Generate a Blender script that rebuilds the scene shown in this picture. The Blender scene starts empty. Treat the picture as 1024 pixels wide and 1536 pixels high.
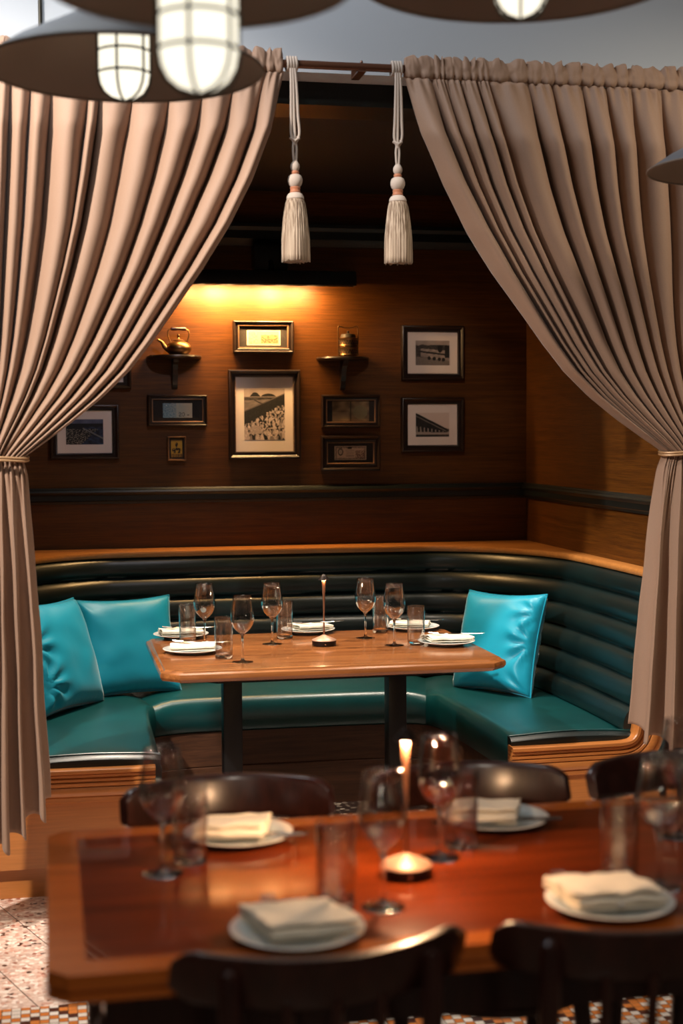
import bpy, bmesh, math, random
from mathutils import Vector, Matrix, noise
R = math.radians
PI = math.pi
C = bpy.context.scene.collection
rnd = random.Random(7)

# ------------------------------------------------------------------ materials
def lin(c):
    return tuple(((v/255)/12.92 if v/255 <= .04045 else ((v/255+.055)/1.055)**2.4) for v in c)

class N:
    """small node-tree helper"""
    def __init__(s, name):
        s.m = bpy.data.materials.new(name); s.m.use_nodes = True
        s.t = s.m.node_tree; s.b = s.t.nodes['Principled BSDF']; s.out = s.t.nodes['Material Output']
    def n(s, typ, **kw):
        x = s.t.nodes.new(typ)
        for k, v in kw.items():
            if k[0] == '_': x.inputs[int(k[1:])].default_value = v
            else: setattr(x, k, v)
        return x
    def l(s, a, b): s.t.links.new(a, b)
    def set(s, **kw):
        names = dict(col='Base Color', rough='Roughness', metal='Metallic', coat='Coat Weight', coatr='Coat Roughness',
                     sheen='Sheen Weight', sheenr='Sheen Roughness', spec='Specular IOR Level', trans='Transmission Weight', ior='IOR',
                     em='Emission Color', ems='Emission Strength', sss='Subsurface Weight')
        for k, v in kw.items():
            if k in ('col', 'em') and len(v) == 3: v = (*v, 1)
            s.b.inputs[names[k]].default_value = v
        return s
    def coords(s, scale=(1, 1, 1), rot=(0, 0, 0), kind='Object'):
        tc = s.n('ShaderNodeTexCoord'); mp = s.n('ShaderNodeMapping')
        mp.inputs['Scale'].default_value = scale; mp.inputs['Rotation'].default_value = rot
        s.l(tc.outputs[kind], mp.inputs[0]); return mp.outputs[0]
    def noise(s, vec, scale, detail=4, rough=.55, dist=0):
        x = s.n('ShaderNodeTexNoise'); x.inputs['Scale'].default_value = scale; x.inputs['Detail'].default_value = detail
        x.inputs['Roughness'].default_value = rough; x.inputs['Distortion'].default_value = dist
        if vec: s.l(vec, x.inputs['Vector'])
        return x.outputs['Fac']
    def ramp(s, fac, stops, interp='LINEAR'):
        x = s.n('ShaderNodeValToRGB'); e = x.color_ramp.elements; x.color_ramp.interpolation = interp
        while len(e) < len(stops): e.new(.5)
        for i, (p, c) in enumerate(stops): e[i].position = p; e[i].color = (*c, 1) if len(c) == 3 else c
        s.l(fac, x.inputs[0]); return x.outputs[0]
    def bump(s, h, strength=.2, dist=.002):
        x = s.n('ShaderNodeBump'); x.inputs['Strength'].default_value = strength; x.inputs['Distance'].default_value = dist
        s.l(h, x.inputs['Height']); s.l(x.outputs[0], s.b.inputs['Normal'])
    def mix(s, fac, a, b, mode='MIX'):
        x = s.n('ShaderNodeMix', data_type='RGBA', blend_type=mode)
        for idx, v in ((0, fac), (6, a), (7, b)):
            if hasattr(v, 'links'): s.l(v, x.inputs[idx])
            else: x.inputs[idx].default_value = v if idx == 0 else (*v, 1)
        return x.outputs[2]

def plain(name, col, rough=.5, **kw):
    return N(name).set(col=col, rough=rough, **kw).m

def wood(name, dark, light, rough=.4, axis=0, fine=1.0, coat=0., coatr=.1, bumps=.08, spec=.5, fineamt=.75):
    k = N(name).set(rough=rough, coat=coat, coatr=coatr, spec=spec)
    sc = [22*fine, 22*fine, 22*fine]; sc[axis] = 1.2*fine
    v = k.coords(tuple(sc))
    a = k.noise(v, 1.0, 6, .62, 1.2)
    sc2 = [150*fine, 150*fine, 150*fine]; sc2[axis] = 5*fine
    b = k.noise(k.coords(tuple(sc2)), 1.0, 3, .6)
    c1 = k.ramp(a, [(.3, dark), (.7, light)])
    c2 = k.ramp(b, [(.35, (.55, .55, .55)), (.6, (1, 1, 1))])
    k.l(k.mix(fineamt, c1, c2, 'MULTIPLY'), k.b.inputs['Base Color'])
    k.bump(b, bumps, .001)
    return k.m

M = {}
# horizontal-grain veneer of the panelled walls (object coordinates = world: stretched along x or y)
def veneer(name, axis):
    k = N(name).set(rough=.46, spec=.35)
    sc = [14., 14., 60.]; sc[axis] = 1.1
    a = k.noise(k.coords(tuple(sc)), 1.0, 5, .6, .4)
    sc = [40., 40., 340.]; sc[axis] = 7.
    b = k.noise(k.coords(tuple(sc)), 1.0, 3, .65)
    c = k.ramp(a, [(.25, (.068, .021, .0018)), (.55, (.106, .034, .0027)), (.8, (.135, .046, .0038))])
    d = k.ramp(b, [(.38, (.48, .44, .42)), (.58, (1, 1, 1))])
    k.l(k.mix(.8, c, d, 'MULTIPLY'), k.b.inputs['Base Color'])
    k.bump(b, .25, .0015)
    return k.m
M['veneer_x'] = veneer('veneer_back', 0)
M['veneer_y'] = veneer('veneer_side', 1)
M['oak'] = wood('orange_oak', (.44, .15, .034), (.52, .19, .045), .36, 0, 1.0, .3, .15, fineamt=.3)
M['oak_edge'] = wood('oak_edge', (.50, .19, .045), (.62, .26, .07), .3, 0, 1.0, .4, .12, fineamt=.3)
M['plinth_wood'] = wood('plinth_wood', (.06, .022, .010), (.13, .05, .022), .5, 0)
M['walnut'] = wood('walnut_top', (.20, .060, .015), (.46, .165, .045), .27, 0, .8, .5, .12, fineamt=.6)
M['mahog'] = wood('mahogany_top', (.075, .010, .0018), (.20, .032, .0042), .30, 0, .7, .5, .03, fineamt=.5, spec=.12)
M['mahog_edge'] = wood('mahogany_border', (.46, .11, .016), (.56, .15, .024), .2, 0, .8, .5, .1, fineamt=.4)
M['chair'] = wood('dark_chair_wood', (.020, .006, .004), (.055, .014, .009), .3, 2, 1.0, .55, .22)
M['frame'] = wood('dark_frame_wood', (.009, .004, .003), (.020, .009, .006), .36, 0, 2.0, .2, .25)
M['black'] = plain('black_metal', (.006, .006, .007), .4, metal=.3)
M['dark_trim'] = plain('dark_green_black_paint', (.003, .006, .006), .42)
M['dark_ceiling'] = plain('dark_ceiling_paint', (.010, .007, .006), .7)
M['header'] = plain('pale_grey_plaster', lin((182, 188, 196)), .9)
M['fillet'] = plain('bronze_fillet', (.30, .17, .10), .4, metal=.6)
M['matboard'] = plain('mat_board', lin((238, 222, 212)), .9)
M['darkmat'] = plain('dark_mat_board', (.02, .014, .012), .9)
M['brass'] = plain('aged_brass', (.26, .145, .06), .36, metal=1.)
M['brassdark'] = plain('dark_pierced_brass', (.02, .012, .006), .6, metal=.3)
M['lampmetal'] = plain('copper_brown_metal', (.35, .16, .09), .36, metal=.75)
M['lampcone'] = plain('copper_lacquer', (.42, .24, .16), .42, metal=.25)
M['lampdark'] = plain('dark_bronze', (.02, .011, .008), .4, metal=.6)
M['rod'] = plain('copper_brown_rod', (.11, .045, .025), .35, metal=.4)
M['steel'] = plain('polished_cutlery', (.75, .73, .70), .16, metal=1.)
M['led'] = N('led').set(col=(1, .8, .6), em=(1, .62, .33), ems=60).m
M['downlight'] = N('downlight_lens').set(col=(1, .9, .8), em=(1, .82, .62), ems=14).m
M['cord'] = plain('white_cotton_cord', lin((186, 170, 158)), .9, sheen=.1)
M['copperbead'] = plain('copper_thread', (.42, .15, .07), .6, sheen=.2)

def ceramic():
    k = N('glazed_plate').set(rough=.16, coat=.5, coatr=.05)
    tc = k.n('ShaderNodeTexCoord'); l = k.n('ShaderNodeVectorMath', operation='LENGTH')
    mp = k.n('ShaderNodeMapping'); mp.inputs['Scale'].default_value = (1, 1, 0)
    k.l(tc.outputs['Object'], mp.inputs[0]); k.l(mp.outputs[0], l.inputs[0])
    c = k.ramp(l.outputs['Value'], [(0, lin((232, 232, 226))), (.072, lin((206, 222, 228))), (.090, lin((226, 232, 232))), (.098, lin((240, 240, 234)))])
    k.l(c, k.b.inputs['Base Color']); return k.m
M['plate'] = ceramic()
def cloth(name, col, rough=.85, sheen=.3, scale=900, strength=.15):
    k = N(name).set(col=col, rough=rough, sheen=sheen, sheenr=.4)
    k.bump(k.noise(k.coords((1, 1, 1)), scale, 2), strength, .0006); return k.m
M['napkin'] = cloth('cream_napkin', lin((240, 232, 214)), .9)
k = N('curtain_fabric').set(rough=.66, sheen=.12, sheenr=.35, spec=.3)
w = k.noise(k.coords((1, 1, 1)), 700, 2)
k.l(k.mix(.25, lin((148, 119, 100)), k.ramp(w, [(.3, lin((120, 94, 78))), (.7, lin((162, 134, 115)))])), k.b.inputs['Base Color'])
k.bump(w, .12, .0006); M['curtain'] = k.m
k = N('teal_satin').set(col=lin((22, 154, 184)), rough=.42, sheen=.6, sheenr=.3, spec=.4)
w = k.noise(k.coords((1, 1, 1)), 9, 3); k.bump(w, .12, .01); M['teal'] = k.m
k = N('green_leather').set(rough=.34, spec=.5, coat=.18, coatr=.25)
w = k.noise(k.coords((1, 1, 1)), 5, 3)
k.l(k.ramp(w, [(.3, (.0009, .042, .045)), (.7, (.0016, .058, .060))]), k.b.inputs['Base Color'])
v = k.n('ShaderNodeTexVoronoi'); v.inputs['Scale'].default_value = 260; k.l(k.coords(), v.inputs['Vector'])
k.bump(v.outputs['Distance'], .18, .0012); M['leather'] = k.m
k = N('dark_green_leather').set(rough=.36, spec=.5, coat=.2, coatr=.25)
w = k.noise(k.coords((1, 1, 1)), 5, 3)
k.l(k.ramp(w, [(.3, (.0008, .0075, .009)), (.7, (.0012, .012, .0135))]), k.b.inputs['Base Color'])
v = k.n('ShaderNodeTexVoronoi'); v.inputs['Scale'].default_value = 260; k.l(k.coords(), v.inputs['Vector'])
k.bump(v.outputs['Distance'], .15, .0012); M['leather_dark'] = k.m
M['stitch'] = plain('pale_stitching', lin((120, 150, 140)), .8)
k = N('tassel_thread').set(rough=.9, sheen=.1)
w = k.noise(k.coords((260, 260, 3)), 1, 2)
k.l(k.ramp(w, [(.35, lin((110, 88, 70))), (.6, lin((182, 162, 142)))]), k.b.inputs['Base Color'])
k.bump(w, .4, .001); M['thread'] = k.m

def glass_thin():
    k = N('thin_clear_glass'); t = k.t
    tr = k.n('ShaderNodeBsdfTransparent'); gl = k.n('ShaderNodeBsdfGlossy'); gl.inputs['Roughness'].default_value = .01
    lw = k.n('ShaderNodeLayerWeight'); lw.inputs['Blend'].default_value = .5
    po = k.n('ShaderNodeMath', operation='POWER'); po.inputs[1].default_value = 2.1
    mu = k.n('ShaderNodeMath', operation='MULTIPLY_ADD'); mu.inputs[1].default_value = .95; mu.inputs[2].default_value = .135; mu.use_clamp = True
    mx = k.n('ShaderNodeMixShader'); tr.inputs[0].default_value = (.97, .97, .97, 1)
    k.l(lw.outputs['Facing'], po.inputs[0]); k.l(po.outputs[0], mu.inputs[0]); k.l(mu.outputs[0], mx.inputs[0]); k.l(tr.outputs[0], mx.inputs[1]); k.l(gl.outputs[0], mx.inputs[2])
    k.l(mx.outputs[0], k.out.inputs[0]); return k.m
M['thin'] = glass_thin()
def pane_glass():
    k = N('picture_glass')
    tr = k.n('ShaderNodeBsdfTransparent'); gl = k.n('ShaderNodeBsdfGlossy'); gl.inputs['Roughness'].default_value = .02
    mx = k.n('ShaderNodeMixShader'); mx.inputs[0].default_value = .03
    k.l(tr.outputs[0], mx.inputs[1]); k.l(gl.outputs[0], mx.inputs[2]); k.l(mx.outputs[0], k.out.inputs[0]); return k.m
M['pane'] = pane_glass()
M['glass'] = N('solid_glass').set(col=(1, 1, 1), rough=.0, trans=1., ior=1.48).m
M['jar'] = N('frosted_lit_jar').set(col=(.9, .9, .82), rough=.5, em=(1, .93, .74), ems=1.35).m
M['shade_out'] = plain('slate_enamel', lin((104, 104, 110)), .5)
M['shade_in'] = plain('bronze_brown_enamel', lin((122, 106, 92)), .55)
M['cage'] = plain('dark_wire', (.03, .028, .022), .5, metal=.6)

def vcol(name):
    k = N(name).set(rough=.7)
    a = k.n('ShaderNodeVertexColor'); a.layer_name = 'ink'; k.l(a.outputs[0], k.b.inputs['Base Color']); return k.m
M['print'] = vcol('printed_paper')

def floor_mat():
    k = N('terrazzo_and_mosaic').set(rough=.28)
    co = k.coords()
    sep = k.n('ShaderNodeSeparateXYZ'); k.l(co, sep.inputs[0])
    def math_(op, a, b=None, c=None):
        x = k.n('ShaderNodeMath', operation=op)
        for i, q in enumerate((a, b, c)):
            if q is None: continue
            if hasattr(q, 'links'): k.l(q, x.inputs[i])
            else: x.inputs[i].default_value = q
        return x.outputs[0]
    # terrazzo chips
    v1 = k.n('ShaderNodeTexVoronoi'); v1.inputs['Scale'].default_value = 75; k.l(co, v1.inputs['Vector'])
    s = k.n('ShaderNodeSeparateColor'); k.l(v1.outputs['Color'], s.inputs[0])
    chips = k.ramp(s.outputs[0], [(0, lin((60, 34, 26))), (.07, lin((150, 92, 76))), (.12, lin((196, 150, 132))), (.3, lin((214, 186, 170))), (.55, lin((232, 212, 198))), (.8, lin((190, 160, 146)))], 'CONSTANT')
    base = k.mix(k.ramp(v1.outputs['Distance'], [(.0, (0, 0, 0)), (.55, (0, 0, 0)), (.75, (1, 1, 1))]), chips, lin((205, 175, 158)))
    # joints of the terrazzo slabs, turned about 21 degrees
    a = math.atan2(.358, .934)
    u = math_('ADD', math_('MULTIPLY', sep.outputs[0], math.cos(a)), math_('MULTIPLY', sep.outputs[1], math.sin(a)))
    u = math_('ADD', u, .004)
    fu = math_('FRACT', math_('DIVIDE', u, .187))
    jn = math_('LESS_THAN', fu, .016)
    ter = k.mix(jn, base, (.03, .015, .01))
    # mosaic border
    T = .024
    tx = math_('DIVIDE', sep.outputs[0], T); ty = math_('DIVIDE', sep.outputs[1], T)
    ix = math_('FLOOR', tx); iy = math_('FLOOR', ty)
    ph = math_('MODULO', math_('ADD', math_('ADD', ix, math_('MULTIPLY', iy, 1)), 4000), 8)
    ph2 = math_('MODULO', math_('ADD', math_('SUBTRACT', ix, iy), 4000), 8)
    mn = math_('MINIMUM', ph, ph2)
    tile = k.ramp(math_('DIVIDE', math_('ADD', mn, .5), 8), [(0, lin((214, 200, 186))), (.125, lin((196, 112, 48))), (.25, lin((222, 210, 198))), (.375, lin((70, 34, 26))), (.5, lin((205, 120, 55))), (.75, lin((210, 196, 184)))], 'CONSTANT')
    gx = math_('LESS_THAN', math_('FRACT', tx), .08); gy = math_('LESS_THAN', math_('FRACT', ty), .08)
    mos = k.mix(math_('MAXIMUM', gx, gy), tile, (.05, .03, .02))
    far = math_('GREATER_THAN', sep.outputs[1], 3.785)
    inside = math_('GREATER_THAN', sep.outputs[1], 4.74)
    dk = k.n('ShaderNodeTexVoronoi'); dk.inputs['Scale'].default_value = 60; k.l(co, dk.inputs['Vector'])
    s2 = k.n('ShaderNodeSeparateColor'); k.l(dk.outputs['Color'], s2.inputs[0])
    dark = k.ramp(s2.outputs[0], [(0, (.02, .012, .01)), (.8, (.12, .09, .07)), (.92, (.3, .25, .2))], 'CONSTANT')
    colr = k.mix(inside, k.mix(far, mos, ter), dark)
    k.l(colr, k.b.inputs['Base Color']); return k.m
M['floor'] = floor_mat()

# ------------------------------------------------------------------ mesh helpers
def link(name, me, mats, parent=None, loc=None, rot=None, smooth=True, angle=40):
    if not isinstance(mats, (list, tuple)): mats = [mats]
    for m in mats: me.materials.append(m)
    o = bpy.data.objects.new(name, me); C.objects.link(o)
    if smooth:
        for p in me.polygons: p.use_smooth = True
        if angle < 180:
            bm = bmesh.new(); bm.from_mesh(me)
            for e in bm.edges:
                if len(e.link_faces) == 2 and e.calc_face_angle(0) > R(angle): e.smooth = False
            bm.to_mesh(me); bm.free()
    if parent: o.parent = parent
    if loc: o.location = loc
    if rot: o.rotation_euler = rot
    return o

class B:
    """collects shapes of one part, then links them as one mesh object"""
    def __init__(s): s.v = []; s.f = []; s.mi = []; s.cur = 0
    def add(s, v, f, M4=None):
        o = len(s.v)
        s.v += [tuple(M4 @ Vector(p)) if M4 else tuple(p) for p in v]
        s.f += [tuple(i+o for i in q) for q in f]; s.mi += [s.cur]*len(f); return s
    def box(s, a, b, bev=0., seg=2, M4=None):
        bm = bmesh.new(); bmesh.ops.create_cube(bm, size=1)
        c = [(a[i]+b[i])/2 for i in range(3)]; d = [abs(b[i]-a[i]) for i in range(3)]
        for v in bm.verts: v.co = Vector((v.co[i]*d[i]+c[i] for i in range(3)))
        if bev: bmesh.ops.bevel(bm, geom=bm.edges[:], offset=bev, segments=seg, affect='EDGES', profile=.5)
        s.add([v.co.copy() for v in bm.verts], [[v.index for v in f.verts] for f in bm.faces] if not bm.verts.index_update() else 0, M4); bm.free(); return s
    def lathe(s, prof, seg=32, M4=None, sx=1., sy=1., cap=True):
        v = []; f = []
        for r, z in prof:
            for i in range(seg):
                a = 2*PI*i/seg; v.append((r*sx*math.cos(a), r*sy*math.sin(a), z))
        n = len(prof)
        for j in range(n-1):
            for i in range(seg):
                k2 = (i+1) % seg
                f.append((j*seg+i, j*seg+k2, (j+1)*seg+k2, (j+1)*seg+i))
        if cap and prof[0][0] > 1e-6: f.append(tuple(reversed(range(seg))))
        if cap and prof[-1][0] > 1e-6: f.append(tuple((n-1)*seg+i for i in range(seg)))
        return s.add(v, f, M4)
    def rings(s, rings, cap=True, close=False, M4=None):
        v = [p for r in rings for p in r]; m = len(rings[0]); f = []
        nn = len(rings)
        for j in range(nn if close else nn-1):
            j2 = (j+1) % nn
            for i in range(m):
                k2 = (i+1) % m; f.append((j*m+i, j*m+k2, j2*m+k2, j2*m+i))
        if cap and not close:
            f.append(tuple(reversed(range(m)))); f.append(tuple((nn-1)*m+i for i in range(m)))
        return s.add(v, f, M4)
    def tube(s, pts, r, seg=10, close=False, M4=None, sq=1.):
        pts = [Vector(p) for p in pts]; rs = r if isinstance(r, (list, tuple)) else [r]*len(pts)
        rg = []; up = None; n = len(pts)
        for i, p in enumerate(pts):
            if close: t = (pts[(i+1) % n]-pts[i-1]).normalized()
            else: t = (pts[min(i+1, n-1)]-pts[max(i-1, 0)]).normalized()
            if up is None:
                up = Vector((0, 0, 1)) if abs(t.z) < .9 else Vector((1, 0, 0))
            u = (up - t*up.dot(t)).normalized(); w = t.cross(u); up = u
            rg.append([p+(u*math.cos(2*PI*q/seg)+w*math.sin(2*PI*q/seg)*sq)*rs[i] for q in range(seg)])
        return s.rings(rg, not close, close, M4)
    def obj(s, name, mats, parent=None, loc=None, rot=None, smooth=True, angle=40, normals=True):
        me = bpy.data.meshes.new(name); me.from_pydata(s.v, [], s.f); 
        if normals:
            bm = bmesh.new(); bm.from_mesh(me); bmesh.ops.recalc_face_normals(bm, faces=bm.faces[:])
            for f, i in zip(bm.faces, s.mi): f.material_index = i
            bm.to_mesh(me); bm.free()
        else:
            for p, i in zip(me.polygons, s.mi): p.material_index = i
        return link(name, me, mats, parent, loc, rot, smooth, angle)

def tag(o, label=None, cat=None, group=None, kind=None):
    if label: o['label'] = label
    if cat: o['category'] = cat
    if group: o['group'] = group
    if kind: o['kind'] = kind
    return o
def thing(name, label, cat, loc=(0, 0, 0), rz=0, group=None):
    o = bpy.data.objects.new(name, None); C.objects.link(o); o.empty_display_size = .05
    o.location = loc; o.rotation_euler = (0, 0, rz); return tag(o, label, cat, group)
def dup(root, loc, rz=None, label=None, group=None):
    r = root.copy(); C.objects.link(r); r.location = loc
    if rz is not None: r.rotation_euler = (0, 0, rz)
    if label: r['label'] = label
    if group: r['group'] = group
    for ch in list(root.children):
        c = ch.copy(); C.objects.link(c); c.parent = r
        for g in list(ch.children):
            d = g.copy(); C.objects.link(d); d.parent = c
    return r
def struct(o): o['kind'] = 'structure'; return o
def T(x=0, y=0, z=0): return Matrix.Translation((x, y, z))

# ------------------------------------------------------------------ the setting
WY, WR, WL = 6.33, 2.14, -.30
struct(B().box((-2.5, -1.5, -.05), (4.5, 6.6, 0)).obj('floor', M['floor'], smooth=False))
b = B(); b.box((WL-.1, WY, 0), (WR+.1, WY+.1, 2.56)); struct(b.obj('wall_back', M['veneer_x'], smooth=False))
b = B(); b.box((WR, 4.80, 0), (WR+.1, WY, 2.56)); struct(b.obj('wall_right', M['veneer_y'], smooth=False))
b = B(); b.box((WL-.1, 4.80, 0), (WL, WY, 2.56)); struct(b.obj('wall_left', M['veneer_y'], smooth=False))
b = B(); b.box((WL-.1, 4.82, 2.545), (WR+.1, WY+.1, 2.62)); struct(b.obj('ceiling', M['dark_ceiling'], smooth=False))
b = B(); b.box((-2.5, 4.50, 2.612), (4.5, 4.62, 3.9)); struct(b.obj('wall_front', M['header'], smooth=False))
b = B(); b.box((-2.5, 4.621, 2.54), (4.5, 4.82, 2.70)); struct(b.obj('trim_1', M['dark_trim'], smooth=False))
for i, (x0, x1) in enumerate(((-2.5, WL), (WR, 4.5))):   # dark side piers carrying the header, behind the curtains
    b = B(); b.box((x0, 4.621, 0), (x1, 4.80, 2.54)); struct(b.obj('wall_pier_'+('left', 'right')[i], M['dark_trim'], smooth=False))

def moulding(y0, prof, path):
    """prof: (offset from wall, z) ; path: list of (x, y, nx, ny)"""
    b = B(); rg = []
    for (x, y, nx, ny) in path: rg.append([(x+nx*o, y+ny*o, z) for o, z in prof])
    return b.rings(rg)
mp = [(WL+.001, 4.83, 1, 0), (WL+.001, WY-.001, 1, -1), (WR-.001, WY-.001, -1, -1), (WR-.001, 4.83, -1, 0)]
rail = [(0, 1.187), (.010, 1.187), (.014, 1.197), (.022, 1.202), (.022, 1.224), (.030, 1.230), (.034, 1.238), (.030, 1.246), (.020, 1.250), (.016, 1.256), (0, 1.256)]
struct(moulding(0, rail, mp).obj('trim_2', M['dark_trim'], angle=30))
crown = [(0, 2.305), (.012, 2.305), (.018, 2.32), (.03, 2.335), (.03, 2.37), (.04, 2.385), (.04, 2.40), (0, 2.40)]
struct(moulding(0, crown, mp).obj('trim_3', M['dark_trim'], angle=30))

# ------------------------------------------------------------------ banquette
def smoothpath(pts, n):
    """Catmull-Rom through pts, n samples per span"""
    P = [Vector(p) for p in pts]; P = [2*P[0]-P[1]] + P + [2*P[-1]-P[-2]]; out = []
    for i in range(1, len(P)-2):
        for j in range(n):
            t = j/n; a, b_, c, d = P[i-1:i+3]
            out.append(.5*((2*b_)+(-a+c)*t+(2*a-5*b_+4*c-d)*t*t+(-a+3*b_-3*c+d)*t**3))
    out.append(P[-2]); return out
CX0 = .925
def half():
    # right half of the back-rest top edge, seen in plan, from the front end to the middle
    pts = [(2.095, 4.70), (2.097, 5.05), (2.09, 5.35)]
    cx, cy, r = 1.53, 5.42, .56
    for k_ in range(1, 9):
        a = R(90*k_/8-0); 
        pts.append((cx+r*math.cos(a)*1.0, cy+ .73*math.sin(a)))
    pts += [(1.25, 6.165), (CX0, 6.172)]
    return pts
hp = half(); path2 = hp + [(2*CX0-x, y) for x, y in reversed(hp[:-1])]
path2 = [(v.x, v.y) for v in smoothpath([(x, y, 0) for x, y in path2], 4)]
def normals(path):
    out = []
    for i in range(len(path)):
        a = path[max(i-1, 0)]; c = path[min(i+1, len(path)-1)]
        t = Vector((c[0]-a[0], c[1]-a[1])).normalized(); out.append((-t.y, t.x))
    return out
nrm = normals(path2)                                # inward (the path runs right -> back -> left)
if nrm[len(nrm)//2][1] > 0: nrm = [(-a, -b_) for a, b_ in nrm]
ban = thing('banquette', 'U-shaped booth bench in dark green channelled leather with orange oak ends', 'booth', (0, 0, 0))
# back-rest : six horizontal rolls, reclined
NCH = 6; zt, zb = .972, .44
prof = [(-.035, zt-.03), (-.030, zt-.004)]
for c in range(NCH):
    z1 = zt-(zt-zb)*c/NCH; z0 = zt-(zt-zb)*(c+1)/NCH
    for j in range(9):
        q = j/8; z = z1+(z0-z1)*q
        rec = .145*((zt-z)/(zt-zb))
        bul = .026*math.sin(PI*min(max(q, 0), 1))**.45 if 0 < q < 1 else 0
        if c == 0 and j == 0: continue
        prof.append((rec+bul-.012, z))
prof += [(-.035, zb)]
def ban_sweep(path, nr, prof):
    b = B(); rg = []
    for i, ((x, y), (nx, ny)) in enumerate(zip(path, nr)):
        rg.append([(x+nx*o, y+ny*o, z) for o, z in prof])
    # rounded ends
    return b.rings(rg)
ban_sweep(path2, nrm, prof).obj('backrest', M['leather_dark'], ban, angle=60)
# oak ledge in three boards
def ledge(i0, i1):
    b = B(); rg = []
    for i in range(i0, i1+1):
        x, y = path2[i]; nx, ny = nrm[i]
        # outer point on the walls along the outward ray
        best = 9
        if nx < -1e-3: best = min(best, (WR-.002-x)/(-nx))
        if nx > 1e-3: best = min(best, (x-WL-.002)/nx)
        if ny < -1e-3: best = min(best, (WY-.002-y)/(-ny))
        ox, oy = x-nx*best, y-ny*best
        e = .012
        rg.append([(ox, oy, .992), (x+nx*(e-.008), y+ny*(e-.008), .992), (x+nx*(e-.002), y+ny*(e-.002), .990), (x+nx*e, y+ny*e, .984),
                   (x+nx*e, y+ny*e, .972), (x+nx*(e-.004), y+ny*(e-.004), .967), (ox, oy, .967)])
    return b.rings(rg)
n2 = len(path2)-1
cut1 = min(range(n2//2), key=lambda i: abs(path2[i][1]-5.55))
cut2 = min(range(n2//2, n2), key=lambda i: abs(path2[i][0]-.45))
for a, c in ((0, cut1), (cut1, cut2), (cut2, n2)):
    ledge(a, c).obj('ledge', M['oak_edge'], ban, angle=50)
# seat: three cushions between the inner edge and the back-rest
inR = [(1.53, 4.69), (1.515, 5.1), (1.50, 5.42), (1.485, 5.55), (1.40, 5.615), (1.2, 5.635), (CX0, 5.64)]
inL = [(CX0, 5.64), (.65, 5.635), (.47, 5.615), (.375, 5.56), (.352, 5.42), (.348, 5.1), (.34, 4.69)]
def outer_at(t):   # t 0..1 along path2 by angle-ish arclength; seat back line 0.12 inside
    L = [0]
    for i in range(n2): L.append(L[-1]+math.dist(path2[i], path2[i+1]))
    s = t*L[-1]
    for i in range(n2):
        if s <= L[i+1]+1e-9:
            q = (s-L[i])/(L[i+1]-L[i]); 
            return tuple(path2[i][k_]*(1-q)+path2[i+1][k_]*q + nrm[i][k_]*.11 for k_ in (0, 1))
    return tuple(path2[-1][k_]+nrm[-1][k_]*.11 for k_ in (0, 1))
def cushion(inner, outer, crown_front=False, flip=False):
    """inner/outer: matched plan points; front nose on the inner side"""
    b = B(); rg = []; n = len(inner)
    for i, (p, o) in enumerate(zip(inner, outer)):
        d = Vector((p[0]-o[0], p[1]-o[1])); L = d.length; d /= L
        e = min(i, n-1-i)/(n-1)*2
        dz = -.016*(1-min(1, e*5))**2          # soft ends at the seams
        sec = []
        for q in (0, .15, .3, .45, .6, .72, .82, .88):
            sec.append((q*L, .438+.020*math.sin(PI*min(1, q/.95))**.6 + dz))
        nose = [(L-.030, .450+dz), (L-.012, .441+dz), (L-.002, .425+dz), (L+.004, .40), (L+.002, .36), (L-.006, .32), (L-.03, .308)]
        sec += nose + [(0, .308)]
        rg.append([(o[0]+d.x*a, o[1]+d.y*a, z) for a, z in sec])
    return b.rings(rg)
def resample(pts, n):
    P = [Vector((x, y, 0)) for x, y in pts]; L = [0]
    for i in range(len(P)-1): L.append(L[-1]+(P[i+1]-P[i]).length)
    out = []
    for k_ in range(n):
        s = L[-1]*k_/(n-1)
        for i in range(len(P)-1):
            if s <= L[i+1]+1e-9:
                q = (s-L[i])/(L[i+1]-L[i]); v = P[i]*(1-q)+P[i+1]*q; out.append((v.x, v.y)); break
    return out
def smooth2(pts, n=6): return [(v.x, v.y) for v in smoothpath([(x, y, 0) for x, y in pts], n)]
iR, iL = smooth2(inR), smooth2(inL)
# seams start at the inner corners
cR = min(range(len(iR)), key=lambda i: math.dist(iR[i], (1.46, 5.58))); cL = min(range(len(iL)), key=lambda i: math.dist(iL[i], (.39, 5.58)))
tR, tL = .355, .645
nn_ = 28
right_in = resample(iR[:cR+1], nn_); right_out = [outer_at(tR*k_/(nn_-1)) for k_ in range(nn_)]
back_in = resample(iR[cR:]+iL[1:cL+1], nn_); back_out = [outer_at(tR+(tL-tR)*k_/(nn_-1)) for k_ in range(nn_)]
left_in = resample(iL[cL:], nn_); left_out = [outer_at(tL+(1-tL)*k_/(nn_-1)) for k_ in range(nn_)]
for a, c in ((right_in, right_out), (back_in, back_out), (left_in, left_out)):
    cushion(a, c).obj('seat_cushion', M['leather'], ban, angle=70)
# stitched welts along the front ends of both arms
for pin, pout in ((right_in[0], right_out[0]), (left_in[-1], left_out[-1])):
    pts = [(pin[0]+(pout[0]-pin[0])*q, 4.700, .448+.010*math.sin(PI*q)) for q in [k_/14 for k_ in range(15)]]
    B().tube(pts, .0035, 6).obj('piping', M['leather'], ban)
    # padded front face of the arm
    b = B(); rg = []
    for k_ in range(15):
        q = k_/14; x = pin[0]+(pout[0]-pin[0])*q; zt2 = .447+.010*math.sin(PI*q)
        rg.append([(x, 4.72, zt2), (x, 4.690, zt2-.002), (x, 4.676, zt2-.014), (x, 4.676, .38), (x, 4.72, .38)])
    b.rings(rg).obj('front_pad', M['leather_dark'], ban)
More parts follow.
